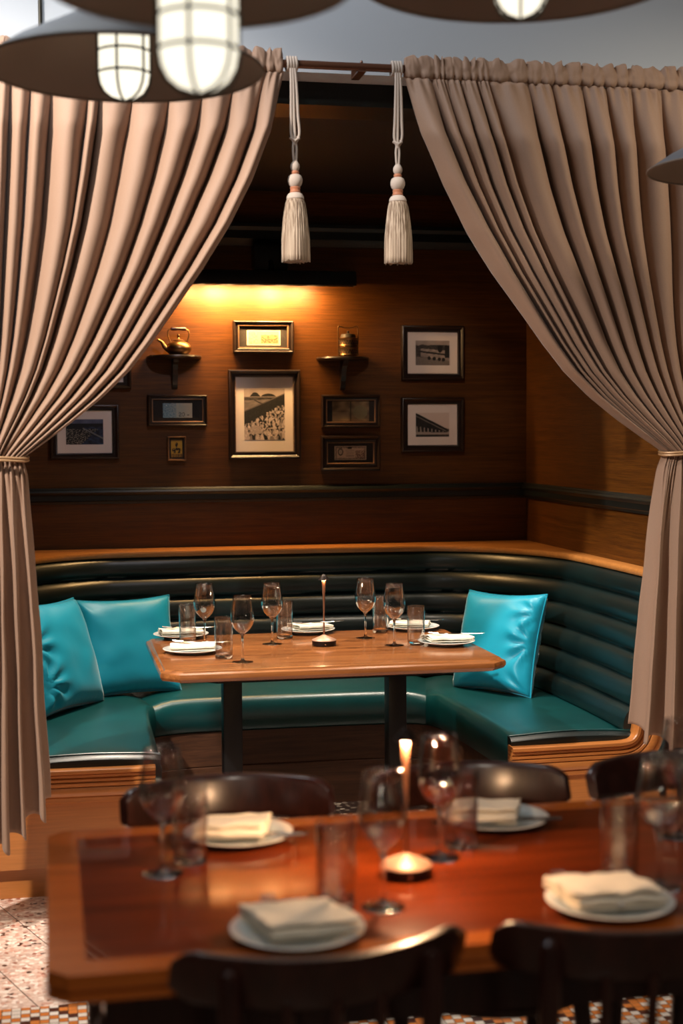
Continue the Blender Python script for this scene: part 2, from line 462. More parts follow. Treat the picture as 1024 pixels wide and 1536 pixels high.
# plinth under the seat
pl = resample(iR+iL[1:], 60); b = B(); rg = []
np_ = normals(pl)
if np_[30][1] > 0: np_ = [(-a, -c) for a, c in np_]
for (x, y), (nx, ny) in zip(pl, np_):
    o = .02
    rg.append([(x-nx*o, y-ny*o, .31), (x-nx*o, y-ny*o, .175), (x-nx*(o+.006), y-ny*(o+.006), .172), (x-nx*o, y-ny*o, .168), (x-nx*o, y-ny*o, 0), (x-nx*(o+.03), y-ny*(o+.03), 0), (x-nx*(o+.03), y-ny*(o+.03), .31)])
b.rings(rg).obj('plinth', M['plinth_wood'], ban, angle=25)
# oak end panels with reeded cap trims
for s in (1, -1):
    mx = lambda x: x if s == 1 else 2*CX0-x-.005
    x0, x1 = sorted((mx(1.535), mx(2.135)))
    B().box((x0+.008, 4.672, .10), (x1, 4.70, .312)).box((x0+.03, 4.70, 0), (x1, 4.72, .10)).obj('end_panel', M['oak'], ban, smooth=False)
    # L-shaped reeded trim: horizontal run under the cushion then a sweep up along the back-rest end
    cl = [(mx(1.525), .42-.0), (mx(1.60), .42), (mx(1.72), .421), (mx(1.84), .422), (mx(1.93), .424), (mx(1.962), .437), (mx(1.975), .47), (mx(1.982), .56), (mx(2.02), .75), (mx(2.055), .90), (mx(2.075), .965)]
    line = smoothpath([(x, 0, z) for x, z in cl], 5)
    b = B()
    widths = [(0, .016, 4.640), (.018, .030, 4.652), (.032, .044, 4.652), (.046, .060, 4.652), (.062, .090, 4.650), (.090, .112, 4.658)]
    for w0, w1, y0 in widths:
        rg = []
        for i, p in enumerate(line):
            t = (line[min(i+1, len(line)-1)]-line[max(i-1, 0)]).normalized()
            nx, nz = (t.z, -t.x) if s == 1 else (-t.z, t.x)      # pointing down/outwards
            if s == -1: nx, nz = -t.z, t.x
            dn = Vector((nx, 0, nz)); 
            if dn.z > 0.2: dn = -dn
            a_, c_ = p+dn*w0, p+dn*w1
            m_ = (w1-w0)*.22
            a2, c2 = p+dn*(w0+m_), p+dn*(w1-m_)
            rg.append([(a_.x, 4.70, a_.z), (a_.x, y0+.004, a_.z), (a2.x, y0, a2.z), (c2.x, y0, c2.z), (c_.x, y0+.004, c_.z), (c_.x, 4.70, c_.z)])
        b.rings(rg)
    b.obj('end_trim', M['oak'], ban, angle=35)

# ------------------------------------------------------------------ pillows
def pillow(w, h, d, seed, dents):
    n = 44; v = []; f = []
    rr = random.Random(seed)
    for side in (1, -1):
        for j in range(n+1):
            for i in range(n+1):
                u = i/n*2-1; t = j/n*2-1
                # pinched sides
                k1 = 1-.075*(1-t*t)*abs(u)**3; k2 = 1-.075*(1-u*u)*abs(t)**3
                x = u*w/2*k1*1.0; z = t*h/2*k2
                e = max(0, (1-u**4)*(1-t**4))**.42
                y = side*d/2*e*(.86+.14*(1-u*u)*(1-t*t))
                # creases radiating from corners and edges
                ed = max(abs(u), abs(t))
                cr = 0
                for (cu, ct, fr, am) in dents:
                    du, dt = u-cu, t-ct; rr_ = math.hypot(du, dt); an = math.atan2(dt, du)
                    cr += am*math.cos(an*fr)*math.exp(-((rr_-.28)/.26)**2)
                y += side*cr*e
                y += side*.006*noise.noise(Vector((u*2.2+seed, t*2.2, side)))*e
                # gather puckers by the seams
                y += side*.003*math.sin((t if abs(u) > abs(t) else u)*46+seed)*max(0, 1-(1-ed)/.16)*e
                v.append((x, y, z+h/2))
    m = (n+1)*(n+1)
    for s_ in (0, 1):
        for j in range(n):
            for i in range(n):
                a = s_*m+j*(n+1)+i; q = (a, a+1, a+n+2, a+n+1); f.append(q if s_ == 0 else q[::-1])
    b = B(); b.add(v, f)
    me = bpy.data.meshes.new('pillow'); me.from_pydata(b.v, [], b.f)
    bm = bmesh.new(); bm.from_mesh(me); bmesh.ops.remove_doubles(bm, verts=bm.verts[:], dist=.0006); bmesh.ops.recalc_face_normals(bm, faces=bm.faces[:]); bm.to_mesh(me); bm.free()
    return me
def place_pillow(name_label, p0, p1, w, h, d, lean, seed, dents, roll=0):
    """p0,p1 : ends of the lower edge in plan (camera-left, camera-right); leans back by `lean`"""
    a = math.atan2(p1[1]-p0[1], p1[0]-p0[0]); cx, cy = (p0[0]+p1[0])/2, (p0[1]+p1[1])/2
    me = pillow(w, h, d, seed, dents)
    me.transform(Matrix.Rotation(roll, 4, 'Y'))
    o = link('cushion', me, M['teal'], angle=180)
    o.matrix_world = Matrix.Translation((cx, cy, .452)) @ Matrix.Rotation(a, 4, 'Z') @ Matrix.Rotation(-lean, 4, 'X')
    tag(o, name_label, 'cushion', 'teal cushions on the booth')
    # seam piping (sub-thin cord round the edge)
    n = 60; pts = []
    for k_ in range(4*n):
        sd, q = divmod(k_, n); q = q/n*2-1
        u, t = ((q, -1), (1, q), (-q, 1), (-1, -q))[sd]
        k1 = 1-.075*(1-t*t)*abs(u)**3; k2 = 1-.075*(1-u*u)*abs(t)**3
        pts.append(Matrix.Rotation(roll, 4, 'Y') @ Vector((u*w/2*k1, 0, t*h/2*k2+h/2)))
    B().tube(pts, .0032, 6, close=True).obj('piping', M['teal'], o)
    return o
D1 = [(-1, -1, 7, .010), (-1, .2, 9, .008), (1, -1, 5, .006), (-.9, -.5, 9, .009)]
D2 = [(1, -1, 7, .005), (-1, 1, 6, .006)]
D3 = [(1, -1, 9, .010), (1, 0, 9, .010), (1, .6, 8, .008), (-1, -1, 5, .004)]
place_pillow('teal satin cushion at the left end of the booth, half behind the curtain', (-.045, 5.29), (.19, 5.665), .43, .43, .15, R(19), 3, D1, R(3))
place_pillow('teal satin cushion in the left back corner, behind the table edge', (.13, 5.70), (.50, 5.80), .40, .40, .14, R(20), 5, D2)
place_pillow('single teal satin cushion right of the table, against the right backrest', (1.60, 5.65), (1.815, 5.31), .40, .41, .15, R(17), 9, D3, R(-2))

# ------------------------------------------------------------------ tables
def tabletop(x0, x1, y0, y1, z, th, chamf, prof):
    """chamfered-corner slab with a moulded edge; prof: (outset, z offset)"""
    c = chamf; P = [(x0+c, y0), (x1-c, y0), (x1, y0+c), (x1, y1-c), (x1-c, y1), (x0+c, y1), (x0, y1-c), (x0, y0+c)]
    cx, cy = (x0+x1)/2, (y0+y1)/2; b = B(); rg = []
    for o, dz in prof:
        ring = []
        for x, y in P:
            hx, hy = (x1-x0)/2, (y1-y0)/2
            ring.append((cx+(x-cx)*(hx+o)/hx, cy+(y-cy)*(hy+o)/hy, z+dz))
        rg.append(ring)
    return b.rings(rg)
t1 = thing('booth_table', 'walnut table with moulded chamfered top on two black posts, inside the booth', 'table', (.90, 4.845, 0))
tx0, tx1, ty0, ty1 = -.572, .550, -.41, .40
edge = [(-.020, 0), (-.016, -.001), (-.012, -.006), (-.006, -.008), (-.002, -.010), (0, -.016), (0, -.024), (-.006, -.034), (-.020, -.038), (-.03, -.038)]
tabletop(tx0, tx1, ty0, ty1, .757, .04, .055, edge).obj('tabletop', M['walnut'], t1, angle=30)
tabletop(tx0+.16, tx1-.16, ty0+.16, ty1-.16, .719, .02, .03, [(0, 0), (0, -.03)]).obj('underframe', M['black'], t1, smooth=False)
for lx in (-.308, .262):
    B().box((lx-.032, -.045, .02), (lx+.032, .025, .735), .004).obj('post', M['black'], t1)
    B().box((lx-.045, -.30, 0), (lx+.045, .28, .022), .006).obj('base', M['black'], t1)
Z1 = .757
# foreground table
t2 = thing('dining_table', 'long polished mahogany dining table with lighter border in the foreground', 'table', (.83, 2.32, 0))
fx0, fx1, fy0, fy1 = -.846, .85, -.358, .375
b = tabletop(fx0, fx1, fy0, fy1, .7585, .04, .03, [(-.004, -.0015), (-.001, -.003), (0, -.008), (0, -.020), (-.005, -.024), (-.005, -.026), (0, -.028), (0, -.036), (-.006, -.041), (-.03, -.041)])
b.obj('tabletop_edge', M['mahog_edge'], t2, angle=30)
def band(): 
    b = B(); w = .055
    o = [(fx0+.002, fy0+.002), (fx1-.002, fy0+.002), (fx1-.002, fy1-.002), (fx0+.002, fy1-.002)]
    i_ = [(fx0+w, fy0+w), (fx1-w, fy0+w), (fx1-w, fy1-w), (fx0+w, fy1-w)]
    c = .028
    def ch(P, c):
        out = []
        for k_, (x, y) in enumerate(P):
            sx = -1 if x > 0 else 1; sy = -1 if y > 0 else 1
            pr = [(x+sx*c, y), (x, y+sy*c)]
            if (k_ % 2) == 0: pr = pr[::-1]
            out += pr
        return out
    o = ch(o, c); i_ = ch(i_, .0005)
    v = [(x, y, .757) for x, y in o]+[(x, y, .757) for x, y in i_]+[(x, y, .7605) for x, y in o]+[(x, y, .7605) for x, y in i_]
    f = []
    for k_ in range(8):
        j = (k_+1) % 8
        f += [(16+k_, 16+j, 24+j, 24+k_), (k_, j, 16+j, 16+k_), (8+k_, 24+k_, 24+j, 8+j), (k_, 8+k_, 8+j, j)]
    return b.add(v, f)
band().obj('border_band', M['mahog_edge'], t2, smooth=False)
B().box((fx0+.055, fy0+.055, .745), (fx1-.055, fy1-.055, .7600)).obj('inlay_panel', M['mahog'], t2, smooth=False)
B().box((fx0+.08, fy0+.07, .63), (fx1-.08, fy1-.07, .7085)).obj('apron', M['chair'], t2, smooth=False)
for lx, ly in ((fx0+.10, fy0+.10), (fx1-.10, fy0+.10), (fx1-.10, fy1-.10), (fx0+.10, fy1-.10)):
    B().lathe([(.028, .66), (.034, .64), (.030, .60), (.034, .56), (.030, .3), (.022, .05), (.026, .02), (.022, 0)], 20, T(lx, ly, 0)).obj('leg', M['chair'], t2)
Z2 = .7605

# ------------------------------------------------------------------ chairs
def make_chair(label):
    """bistro chair, sits facing -y, back-rest at +y; origin on the floor below the top rail"""
    t = thing('dining_chair', label, 'chair', group='dark wooden chairs at the mahogany table')
    # bent top rail : ends wrap forward (towards -y)
    W = .205
    def curve(x): return -.095*(abs(x)/W)**2.0
    rg = []; n = 28
    for i in range(n+1):
        x = -W+2*W*i/n; y = curve(x); e = abs(x)/W
        hh = .040*(1-max(0, (e-.86)/.14)**2*.42); th = .011
        zc = .765
        tn = Vector((1, -.095*2*x/W/W, 0)).normalized(); nx, ny = -tn.y, tn.x
        ring = []
        for q in range(16):
            a = 2*PI*q/16; ca, sa = math.cos(a), math.sin(a)
            pw = lambda v, p: math.copysign(abs(v)**p, v)
            oy = th*pw(ca, .45); oz = hh*pw(sa, .38)
            ring.append((x+nx*oy, y+ny*oy+.012*oz/hh, zc+oz))
        rg.append(ring)
    B().rings(rg).obj('top_rail', M['chair'], t, angle=60)
    def pst(x, ztop, r0, name, yo=.02):
        yt = curve(x)+yo
        pts = [(x, yt-.002, ztop), (x, yt, ztop-.006), (x, yt+.001, ztop-.02), (x, yt-.004, .62), (x*.98, yt-.03, .50), (x*.97, yt-.055, .43), (x*1.0, yt-.04, .2), (x*1.06, yt-.005, .0)]
        rr_ = [r0*.35, r0*.85, r0, r0*.95, r0, r0*1.1, r0, r0*.8]
        B().tube(pts, rr_, 14).obj(name, M['chair'], t)
    for s in (-1, 1): pst(s*.142, .788, .0155, 'back_post')
    for x in (-.065, 0, .065):
        y0 = curve(x)
        B().tube([(x, y0, .74), (x, y0-.01, .62), (x*.95, y0-.045, .455)], .0085, 8, sq=.8).obj('spindle', M['chair'], t)
    # seat
    b = B(); b.lathe([(0.001, .432), (.19, .432), (.205, .440), (.207, .452), (.198, .462), (.15, .458), (0.001, .455)], 36, T(0, -.235, 0), 1., 1.02); b.obj('seat', M['chair'], t)
    for s in (-1, 1):
        B().tube([(s*.14, -.37, .44), (s*.16, -.39, .2), (s*.185, -.42, 0)], [.017, .016, .012], 12).obj('front_leg', M['chair'], t)
    B().tube([(.165*math.cos(a), -.22+.15*math.sin(a), .22) for a in [2*PI*k_/30 for k_ in range(30)]], .008, 8, close=True).obj('stretcher_ring', M['chair'], t)
    return t
ch = make_chair('dark wooden chair behind the table, in front of the left booth arm')
ch.location = (.335, 2.885, 0)
dup(ch, (.83, 2.885, 0), R(-2), 'dark wooden chair behind the table, next to the lamp and the right booth post')
dup(ch, (1.285, 2.885, 0), R(2), 'dark wooden chair behind the table at the right picture edge, below the curtain hem')
dup(ch, (.365, 1.855, 0), R(180+4), 'dark wooden chair nearest the camera on the left, curved rail lit at its right tip')
dup(ch, (.815, 1.855, 0), R(180-3), 'dark wooden chair nearest the camera on the right, cut by the picture edge')

# ------------------------------------------------------------------ glassware
def wine(label):
    t = thing('wine_glass', label, 'wine glass')
    outp = [(.0045, .088), (.008, .092), (.018, .100), (.029, .112), (.0365, .128), (.0385, .140), (.0375, .155), (.0345, .175), (.0310, .197), (.0290, .214)]
    inn = [(r-.0011, z+.0006) for r, z in outp if r > .01]; inn = [(.001, .0985)]+inn[0:]
    B().lathe(outp+[(.0285, .2147)]+list(reversed(inn)), 40, cap=False).obj('bowl', M['thin'], t, angle=180)
    st = [(.0105, .0035), (.0070, .0065), (.0045, .012), (.0035, .022), (.0032, .050), (.0036, .075), (.0050, .086), (.0085, .0925), (.0100, .0955), (.001, .0975)]
    B().lathe([(.001, .0035)]+st, 24).obj('stem', M['glass'], t, angle=180)
    B().lathe([(.001, .0002), (.0335, .0002), (.0345, .0010), (.0335, .0018), (.020, .0030), (.0105, .0042), (.001, .0046)], 40).obj('foot', M['glass'], t, angle=60)
    return t
def tumb(label):
    t = thing('water_tumbler', label, 'tumbler')
    B().lathe([(.029, .014), (.0300, .05), (.0308, .134), (.0302, .1352), (.0296, .134), (.0288, .05), (.0278, .0145)], 40, cap=False).obj('wall', M['thin'], t, angle=180)
    B().lathe([(.001, .0006), (.0265, .0003), (.0288, .003), (.0292, .0138), (.0270, .0150), (.020, .0125), (.001, .0115)], 40).obj('base', M['glass'], t, angle=60)
    return t
wines = [((.520, 4.995), Z1, 'wine glass on the booth table beside the back-left plate, behind a tumbler'),
 ((.599, 4.591), Z1, 'wine glass nearest the front edge of the booth table, right of a tumbler'),
 ((.751, 4.957), Z1, 'wine glass on the booth table just left of the slim lamp'),
 ((1.098, 5.024), Z1, 'wine glass at the back of the booth table, first to the right of the lamp'),
 ((1.157, 4.828), Z1, 'wine glass on the booth table between two tumblers on the right half'),
 ((.175, 2.395), Z2, 'large blurred wine glass at the left end of the foreground table'),
 ((.496, 2.150), Z2, 'blurred wine glass in front of the foreground lamp, beside the near left plate'),
 ((.651, 2.384), Z2, 'blurred wine glass right of the foreground lamp with bright glints'),
 ((.954, 2.150), Z2, 'blurred wine glass behind the near right plate, at the right picture edge'),
 ((1.110, 2.415), Z2, 'blurred wine glass cut by the right picture edge, behind the others')]
w0 = wine('x'); first = True
for (x, y), z, lab in wines:
    if first: w0.location = (x, y, z); w0['label'] = lab; w0['group'] = 'wine glasses on both tables'; first = False
    else: dup(w0, (x, y, z), rnd.uniform(0, 6), lab)
tumbs = [((.466, 5.055), Z1, 'water tumbler at the left end of the booth table, in front of the back-left plate'),
 ((.549, 4.680), Z1, 'water tumbler at the front left of the booth table, beside the front plate'),
 ((.814, 5.075), Z1, 'water tumbler on the booth table between a wine glass and the middle plate'),
 ((1.180, 5.144), Z1, 'water tumbler at the back of the booth table, half behind a wine glass'),
 ((1.232, 4.820), Z1, 'water tumbler on the booth table beside the right-hand plate'),
 ((.227, 2.450), Z2, 'blurred water tumbler left of the far left plate on the foreground table'),
 ((.425, 2.165), Z2, 'blurred tall water tumbler behind the near left plate'),
 ((.705, 2.440), Z2, 'blurred water tumbler left of the far right plate on the foreground table'),
 ((.905, 2.200), Z2, 'blurred water tumbler behind the near right plate'),
 ((1.165, 2.46), Z2, 'blurred water tumbler at the right picture edge under the curtain')]
g0 = tumb('x'); first = True
for (x, y), z, lab in tumbs:
    if first: g0.location = (x, y, z); g0['label'] = lab; g0['group'] = 'water tumblers on both tables'; first = False
    else: dup(g0, (x, y, z), rnd.uniform(0, 6), lab)

# ------------------------------------------------------------------ plates, napkins, cutlery
pb = B().lathe([(.001, .0012), (.055, .0012), (.060, .0005), (.063, .003), (.078, .0075), (.096, .0125), (.099, .0140), (.0995, .0150), (.0975, .0158), (.080, .0105), (.066, .0060), (.058, .0048), (.001, .0045)], 56)
plate0 = pb.obj('plate', M['plate'], angle=60)
def napkin_mesh(w, d, layers, seed, th=.0046, skew=0., puff=.004):
    """cloth folded into a stack: serpentine section in y-z, extruded along x"""
    rr = random.Random(seed); sec = []; n = 10; r = th*.62
    for k_ in range(layers):
        z = r+k_*th*1.18
        ys = [-d/2+d*i/n for i in range(n+1)]
        sh = rr.uniform(-.006, .006)
        if k_ % 2: ys = ys[::-1]
        for y in ys: sec.append((y*(1-.03*k_)+sh, z+.0015*math.sin(y*40+k_)))
        if k_ < layers-1:
            ye = ys[-1]*(1-.03*k_)+sh; sg = 1 if ye > 0 else -1
            for a in (-60, -20, 20, 60):
                sec.append((ye+sg*th*.6*math.cos(R(a)), z+th*.59+th*.59*math.sin(R(a))))
    m = 24; v = []; f = []
    for i in range(m+1):
        x = -w/2+w*i/m
        for j, (y, z) in enumerate(sec):
            lay = z/(th*layers)
            nz = noise.noise(Vector((x*18+seed, y*18, 0)))*puff*2.2*lay
            v.append((x+y*skew+.003*noise.noise(Vector((y*30, z*200, seed+i*.15))), y+.004*noise.noise(Vector((x*25, seed*3., z*100))), z*(1+.15*noise.noise(Vector((x*12, seed, 0))))+abs(nz)))
    L = len(sec)
    for i in range(m):
        for j in range(L-1): f.append((i*L+j, (i+1)*L+j, (i+1)*L+j+1, i*L+j+1))
    me = bpy.data.meshes.new('napkin'); me.from_pydata(v, [], f); return me
def napkin(loc, rz, w, d, layers, seed, label, **kw):
    me = napkin_mesh(w, d, layers, seed, **kw); o = link('napkin', me, M['napkin'], None, loc, (0, 0, rz), angle=180)
    s_ = o.modifiers.new('thickness', 'SOLIDIFY'); s_.thickness = .0016; s_.offset = 0
    return tag(o, label, 'napkin', 'folded cream napkins on the plates')
def fork_bm():
    b = B(); rg = []
    st = [(-.095, .006, .0012), (-.07, .0062, .0016), (-.03, .0035, .002), (.02, .0026, .002), (.040, .0040, .0018), (.052, .0105, .0013), (.066, .0115, .0012)]
    for y, hw, ht in st:
        z = .003+.004*((y)/.1)**2
        rg.append([(-hw, y, z), (-hw*.6, y, z+ht), (hw*.6, y, z+ht), (hw, y, z), (hw*.6, y, z-ht*.6), (-hw*.6, y, z-ht*.6)])
    b.rings(rg)
    for k_ in (-1.5, -.5, .5, 1.5):
        x = k_*.006
        b.tube([(x, .064, .0045), (x, .08, .0052), (x*.95, .098, .0085)], [.0019, .0017, .0008], 6)
    return b
def knife_bm():
    b = B(); rg = []
    for y, hw, ht in [(-.105, .004, .002), (-.10, .0065, .003), (-.04, .0055, .003), (-.01, .0045, .0028), (.0, .007, .0012), (.05, .0095, .0010), (.085, .008, .0009), (.105, .002, .0006)]:
        rg.append([(-hw, y, .003), (-hw*.6, y, .003+ht), (hw*.6, y, .003+ht), (hw, y, .003), (hw*.6, y, .003-ht*.7), (-hw*.6, y, .003-ht*.7)])
    return b.rings(rg)
fork0 = fork_bm().obj('fork', M['steel'], angle=50); knife0 = knife_bm().obj('knife', M['steel'], angle=50)
used = {'p': 0, 'f': 0, 'k': 0}
def inst(src, key, loc, rot, label, cat, group):
    o = src if not used[key] else src.copy()
    if used[key]: C.objects.link(o)
    used[key] = 1; o.location = loc; o.rotation_euler = rot; return tag(o, label, cat, group)
settings = [  # x, y, z, napkin (dx,dy,rz,w,d,layers), where, cutlery
 (.455, 5.195, Z1, (0, -.01, R(-6), .150, .095, 3), 'at the back left corner of the booth table', R(80)),
 (.461, 4.830, Z1, (0, -.01, R(2), .150, .095, 3), 'at the front left corner of the booth table', R(72)),
 (.923, 5.215, Z1, (.01, 0, R(10), .13, .09, 3), 'at the middle back edge of the booth table', R(96)),
 (1.318, 5.205, Z1, (-.01, 0, R(-12), .145, .09, 3), 'at the back right corner of the booth table', R(60)),
 (1.338, 4.810, Z1, (.005, 0, R(-2), .150, .095, 3), 'at the right end of the booth table', R(76)),
 (.325, 2.575, Z2, (-.01, -.005, R(-8), .125, .105, 4), 'on the far left of the foreground table', R(20)),
 (.345, 2.055, Z2, (.005, .0, R(3), .135, .115, 4), 'on the near left of the foreground table', R(-28)),
 (.812, 2.575, Z2, (-.02, .0, R(-14), .125, .105, 4), 'on the far side right of the lamp, foreground table', R(20)),
 (.838, 2.075, Z2, (-.005, .005, R(-4), .140, .115, 4), 'on the near right of the foreground table', R(-24)),
]
for i, (x, y, z, (dx, dy, rz, w_, d_, ly), where, ca) in enumerate(settings):
    inst(plate0, 'p', (x, y, z), (0, 0, rnd.uniform(0, 6)), 'round pale plate '+where, 'plate', 'side plates on both tables')
    nz = z+.0165 if max(w_, d_) > .14 else z+.0100
    zc = z+.0075
    napkin((x+dx, y+dy, zc+.006), rz, w_, d_, ly, 11+i*3, 'folded cream napkin on the plate '+where, skew=(.15 if i % 2 else -.2))
    top = zc+.006+ly*.0042*1.18+.0045
    if i >= 5:
        far = i in (5, 7)
        yy = y-.055 if far else y+.045
        inst(fork0, 'f', (x+dx-.020, yy, z+.0145 if not far else z+.0155), (R(-3) if not far else 0, 0, R(90) if far else R(6)), 'silver fork '+where, 'fork', 'forks on the plates')
        inst(knife0, 'k', (x+dx+.022, yy-.004, z+.0145 if not far else z+.018), (R(-3) if not far else 0, 0, R(84) if far else R(-12)), 'silver knife '+where, 'knife', 'knives on the plates')
    else:
        inst(fork0, 'f', (x+dx+.03, y+dy-.005, top), (0, 0, ca), 'silver fork on the napkin '+where, 'fork', 'forks on the plates')

# ------------------------------------------------------------------ table lamps
def make_lamp(label, loc):
    t = thing('table_lamp', label, 'lamp', loc, 0, 'slim cordless table lamps')
    b = B().lathe([(.001, .0004), (.040, .0004), (.0415, .002), (.0415, .0165), (.0400, .0180), (.001, .0180)], 48); b.obj('base_drum', M['lampdark'], t)
    B().lathe([(.0428, .0182), (.0432, .0190), (.0425, .0203), (.024, .0285), (.010, .0345), (.0042, .0375), (.001, .038)], 48).obj('base_cone', M['lampcone'], t)
    B0 = t
    B().lathe([(.0030, .034), (.0030, .12), (.0045, .18), (.0068, .2290)], 24).obj('stem', M['lampmetal'], t)
    B().lathe([(.0070, .2290), (.0182, .2275), (.0192, .2285), (.0120, .2380), (.0045, .2465), (.001, .2480)], 36).obj('cap', M['lampdark'], t)
    B().lathe([(.0074, .2286), (.0130, .2279)], 32, cap=False).obj('led_ring', M['led'], [c for c in t.children if c.name.startswith('cap')][0])
    B().lathe([(.001, 0), (.0028, .0004), (.0030, .0012), (.001, .002)], 12, Matrix.Translation((-.003, -.0413, .009)) @ Matrix.Rotation(R(90), 4, 'X')).obj('button', M['steel'], [c for c in t.children if c.name.startswith('base_drum')][0])
    return t
make_lamp('slim copper-brown cordless lamp with cone cap on the booth table', (.921, 4.884, Z1))
make_lamp('slim glowing cordless lamp with cone cap, blurred, on the foreground table', (.570, 2.300, Z2))

# ------------------------------------------------------------------ curtains
def ginterp(t, tab):
    for (a, va), (b_, vb) in zip(tab, tab[1:]):
        if t <= b_: 
            q = (t-a)/(b_-a); return va+(vb-va)*q
    return tab[-1][1]
GT = [(0, 0), (.15, .052), (.28, .13), (.40, .22), (.51, .32), (.607, .42), (.70, .517), (.776, .607), (.843, .71), (.90, .814), (.953, .917), (1, 1)]
def curtain(sgn, lead, outer, tie_in, tie_out, hem_in, hem_out, zlead, zouter, seed, label, NF=14):
    """lead/outer: x of both ends along the rod; u runs from the leading edge outwards"""
    rr = random.Random(seed)
    nu, nv1, nv2 = 760, 84, 84
    ztop, ztie = 2.578, 1.420; Y0 = 4.40
    # irregular pleat phase
    ws = [rr.choice((.5, .75, 1., 1.2, 1.6))*rr.uniform(.85, 1.15) for _ in range(NF)]; tot = sum(ws); cum = [0]
    for w_ in ws: cum.append(cum[-1]+w_/tot)
    amps = [rr.uniform(.55, 1.2) for _ in range(NF+1)]
    def phase(u):
        for i in range(NF):
            if u <= cum[i+1]+1e-9: return i+(u-cum[i])/(cum[i+1]-cum[i]), amps[i]*(1-(u-cum[i])/(cum[i+1]-cum[i]))+amps[i+1]*(u-cum[i])/(cum[i+1]-cum[i])
        return NF, amps[-1]
    NL = 6; wl = [rr.uniform(.6, 1.5) for _ in range(NL)]; tl = sum(wl); cl = [0]
    for w_ in wl: cl.append(cl[-1]+w_/tl)
    def phl(u):
        for i in range(NL):
            if u <= cl[i+1]+1e-9: return i+(u-cl[i])/(cl[i+1]-cl[i])
        return NL
    span = abs(outer-lead)
    v = []; rows = []
    T1 = [i/nv1 for i in range(nv1+1)]
    for t in T1: rows.append(('u', t))
    for i in range(1, nv2+1): rows.append(('l', i/nv2))
    for kind, t in rows:
        for i in range(nu+1):
            u = i/nu; ph, am = phase(u)
            ph += .28*noise.noise(Vector((u*5, t*2.2 if kind == 'u' else 3+t, seed)))
            fold = abs(math.sin(PI*ph))**.9; sw = math.sin(2*PI*ph)
            if kind == 'u':
                # each string of cloth runs from the rod to the tie; inner strings curve less
                gx = ginterp(t, GT)
                tt = t
                xt = lead+(outer-lead)*u; xe = tie_in+(tie_out-tie_in)*u
                x = xt+(xe-xt)*gx
                wid = (span*(1-gx)+abs(tie_out-tie_in)*gx)/span       # compression
                A = am*(.012+.074*min(1, t/.16))*(.36+.64*wid)
                bundle = -.045*math.sqrt(max(0, 1-(2*u-1)**2))*max(0, (gx-.5)/.5)**1.5
                grow = min(1, t/.10)
                y = Y0 - A*fold + bundle - .01
                x -= sgn*.10*sw*(span/NF)*(.25+.75*grow)*max(wid, .16)*.55
                # secondary fine folds high up under the pocket
                y -= .006*math.exp(-t/.05)*math.sin(2*PI*ph*3)
                # lead fold drapes a little forward
                y -= .03*math.exp(-((u-.03)/.06)**2)*math.sin(PI*min(1, t*1.2))
                z = ztop+(ztie-ztop)*t
                y += .006*noise.noise(Vector((u*9+seed, t*3, 1.7)))
            else:
                f1 = math.exp(-t*7.); f2 = 1-f1
                pl = phl(u); lowf = (.5-.5*math.cos(2*PI*pl))
                open_ = 1-math.exp(-t*3.2)
                xb = hem_in+(hem_out-hem_in)*u
                xe = tie_in+(tie_out-tie_in)*u
                x = xe+(xb-xe)*(t**.75)
                y = Y0-.01-(am*(.023)*fold*f1 + f2*(.030+.034*t)*lowf) - .045*math.sqrt(max(0, 1-(2*u-1)**2))*(1-.35*t)
                x += sgn*math.sin(2*PI*pl)*.010*open_*(1+t)
                zb = zlead+(zouter-zlead)*min(1, u*1.25)+.018*math.sin(2*PI*pl+1)
                z = ztie+(zb-ztie)*t
                y += .010*noise.noise(Vector((u*6+seed, t*2, 4.7)))*t
                x += .004*noise.noise(Vector((u*3+seed, t*5, 8.7)))
            # pinch at the tie
            pin = math.exp(-((z-ztie)/.035)**2); xc = (tie_in+tie_out)/2
            x = xc+(x-xc)*(1-.10*pin); y = Y0-.02+(y-(Y0-.02))*(1-.12*pin)
            v.append((x, y, z))
    f = []; W = nu+1
    for j in range(len(rows)-1):
        for i in range(nu): f.append((j*W+i, j*W+i+1, (j+1)*W+i+1, (j+1)*W+i))
    t_ = thing('curtain', label, 'curtain', (0, 0, 0), 0, 'tied-back taupe curtains')
    me = bpy.data.meshes.new('drape'); me.from_pydata(v, [], f)
    o = link('drape', me, M['curtain'], t_, angle=180)
    so = o.modifiers.new('thickness', 'SOLIDIFY'); so.thickness = .0022; so.offset = 0
    # rod pocket with its frill, ruched on the rod
    b = B(); rg = []; n = 520; m = 24
    for i in range(n+1):
        u = i/n; x = lead+(outer-lead)*u; ph, am = phase(u)
        nz = noise.noise(Vector((u*70+seed, 0, 0)))
        rp = abs(math.sin(PI*ph*2+.8*nz)); ring = []
        for q in range(m):
            a = 2*PI*q/m; up_ = max(0, math.cos(a))**3; dn = max(0, -math.cos(a))**2
            rip = (.004+.004*dn)*(rp-.5)+.0025*noise.noise(Vector((u*140+seed, a*1.2, 3.3)))
            rad = .0185+.021*up_*(.75+.5*rp)+.012*dn+rip
            wy = (1-.55*up_)
            zz = 2.610+rad*math.cos(a); yy = 4.400-rad*math.sin(a)*wy+.008*up_*math.sin(2*PI*ph*1.5+nz*3)-.012*dn*rp
            ring.append((x+.006*up_*math.sin(9*ph), yy, zz))
        rg.append(ring)
    b.rings(rg).obj('rod_pocket', M['curtain'], t_, angle=180)
    # tie-back cord
    xc = (tie_in+tie_out)/2; hw = abs(tie_out-tie_in)/2*.95+.010
    tb = thing('curtain_tieback', 'thin gold cord tied round the waist of the '+('left' if sgn < 0 else 'right')+' curtain', 'tieback', (xc, 4.375, ztie), 0)
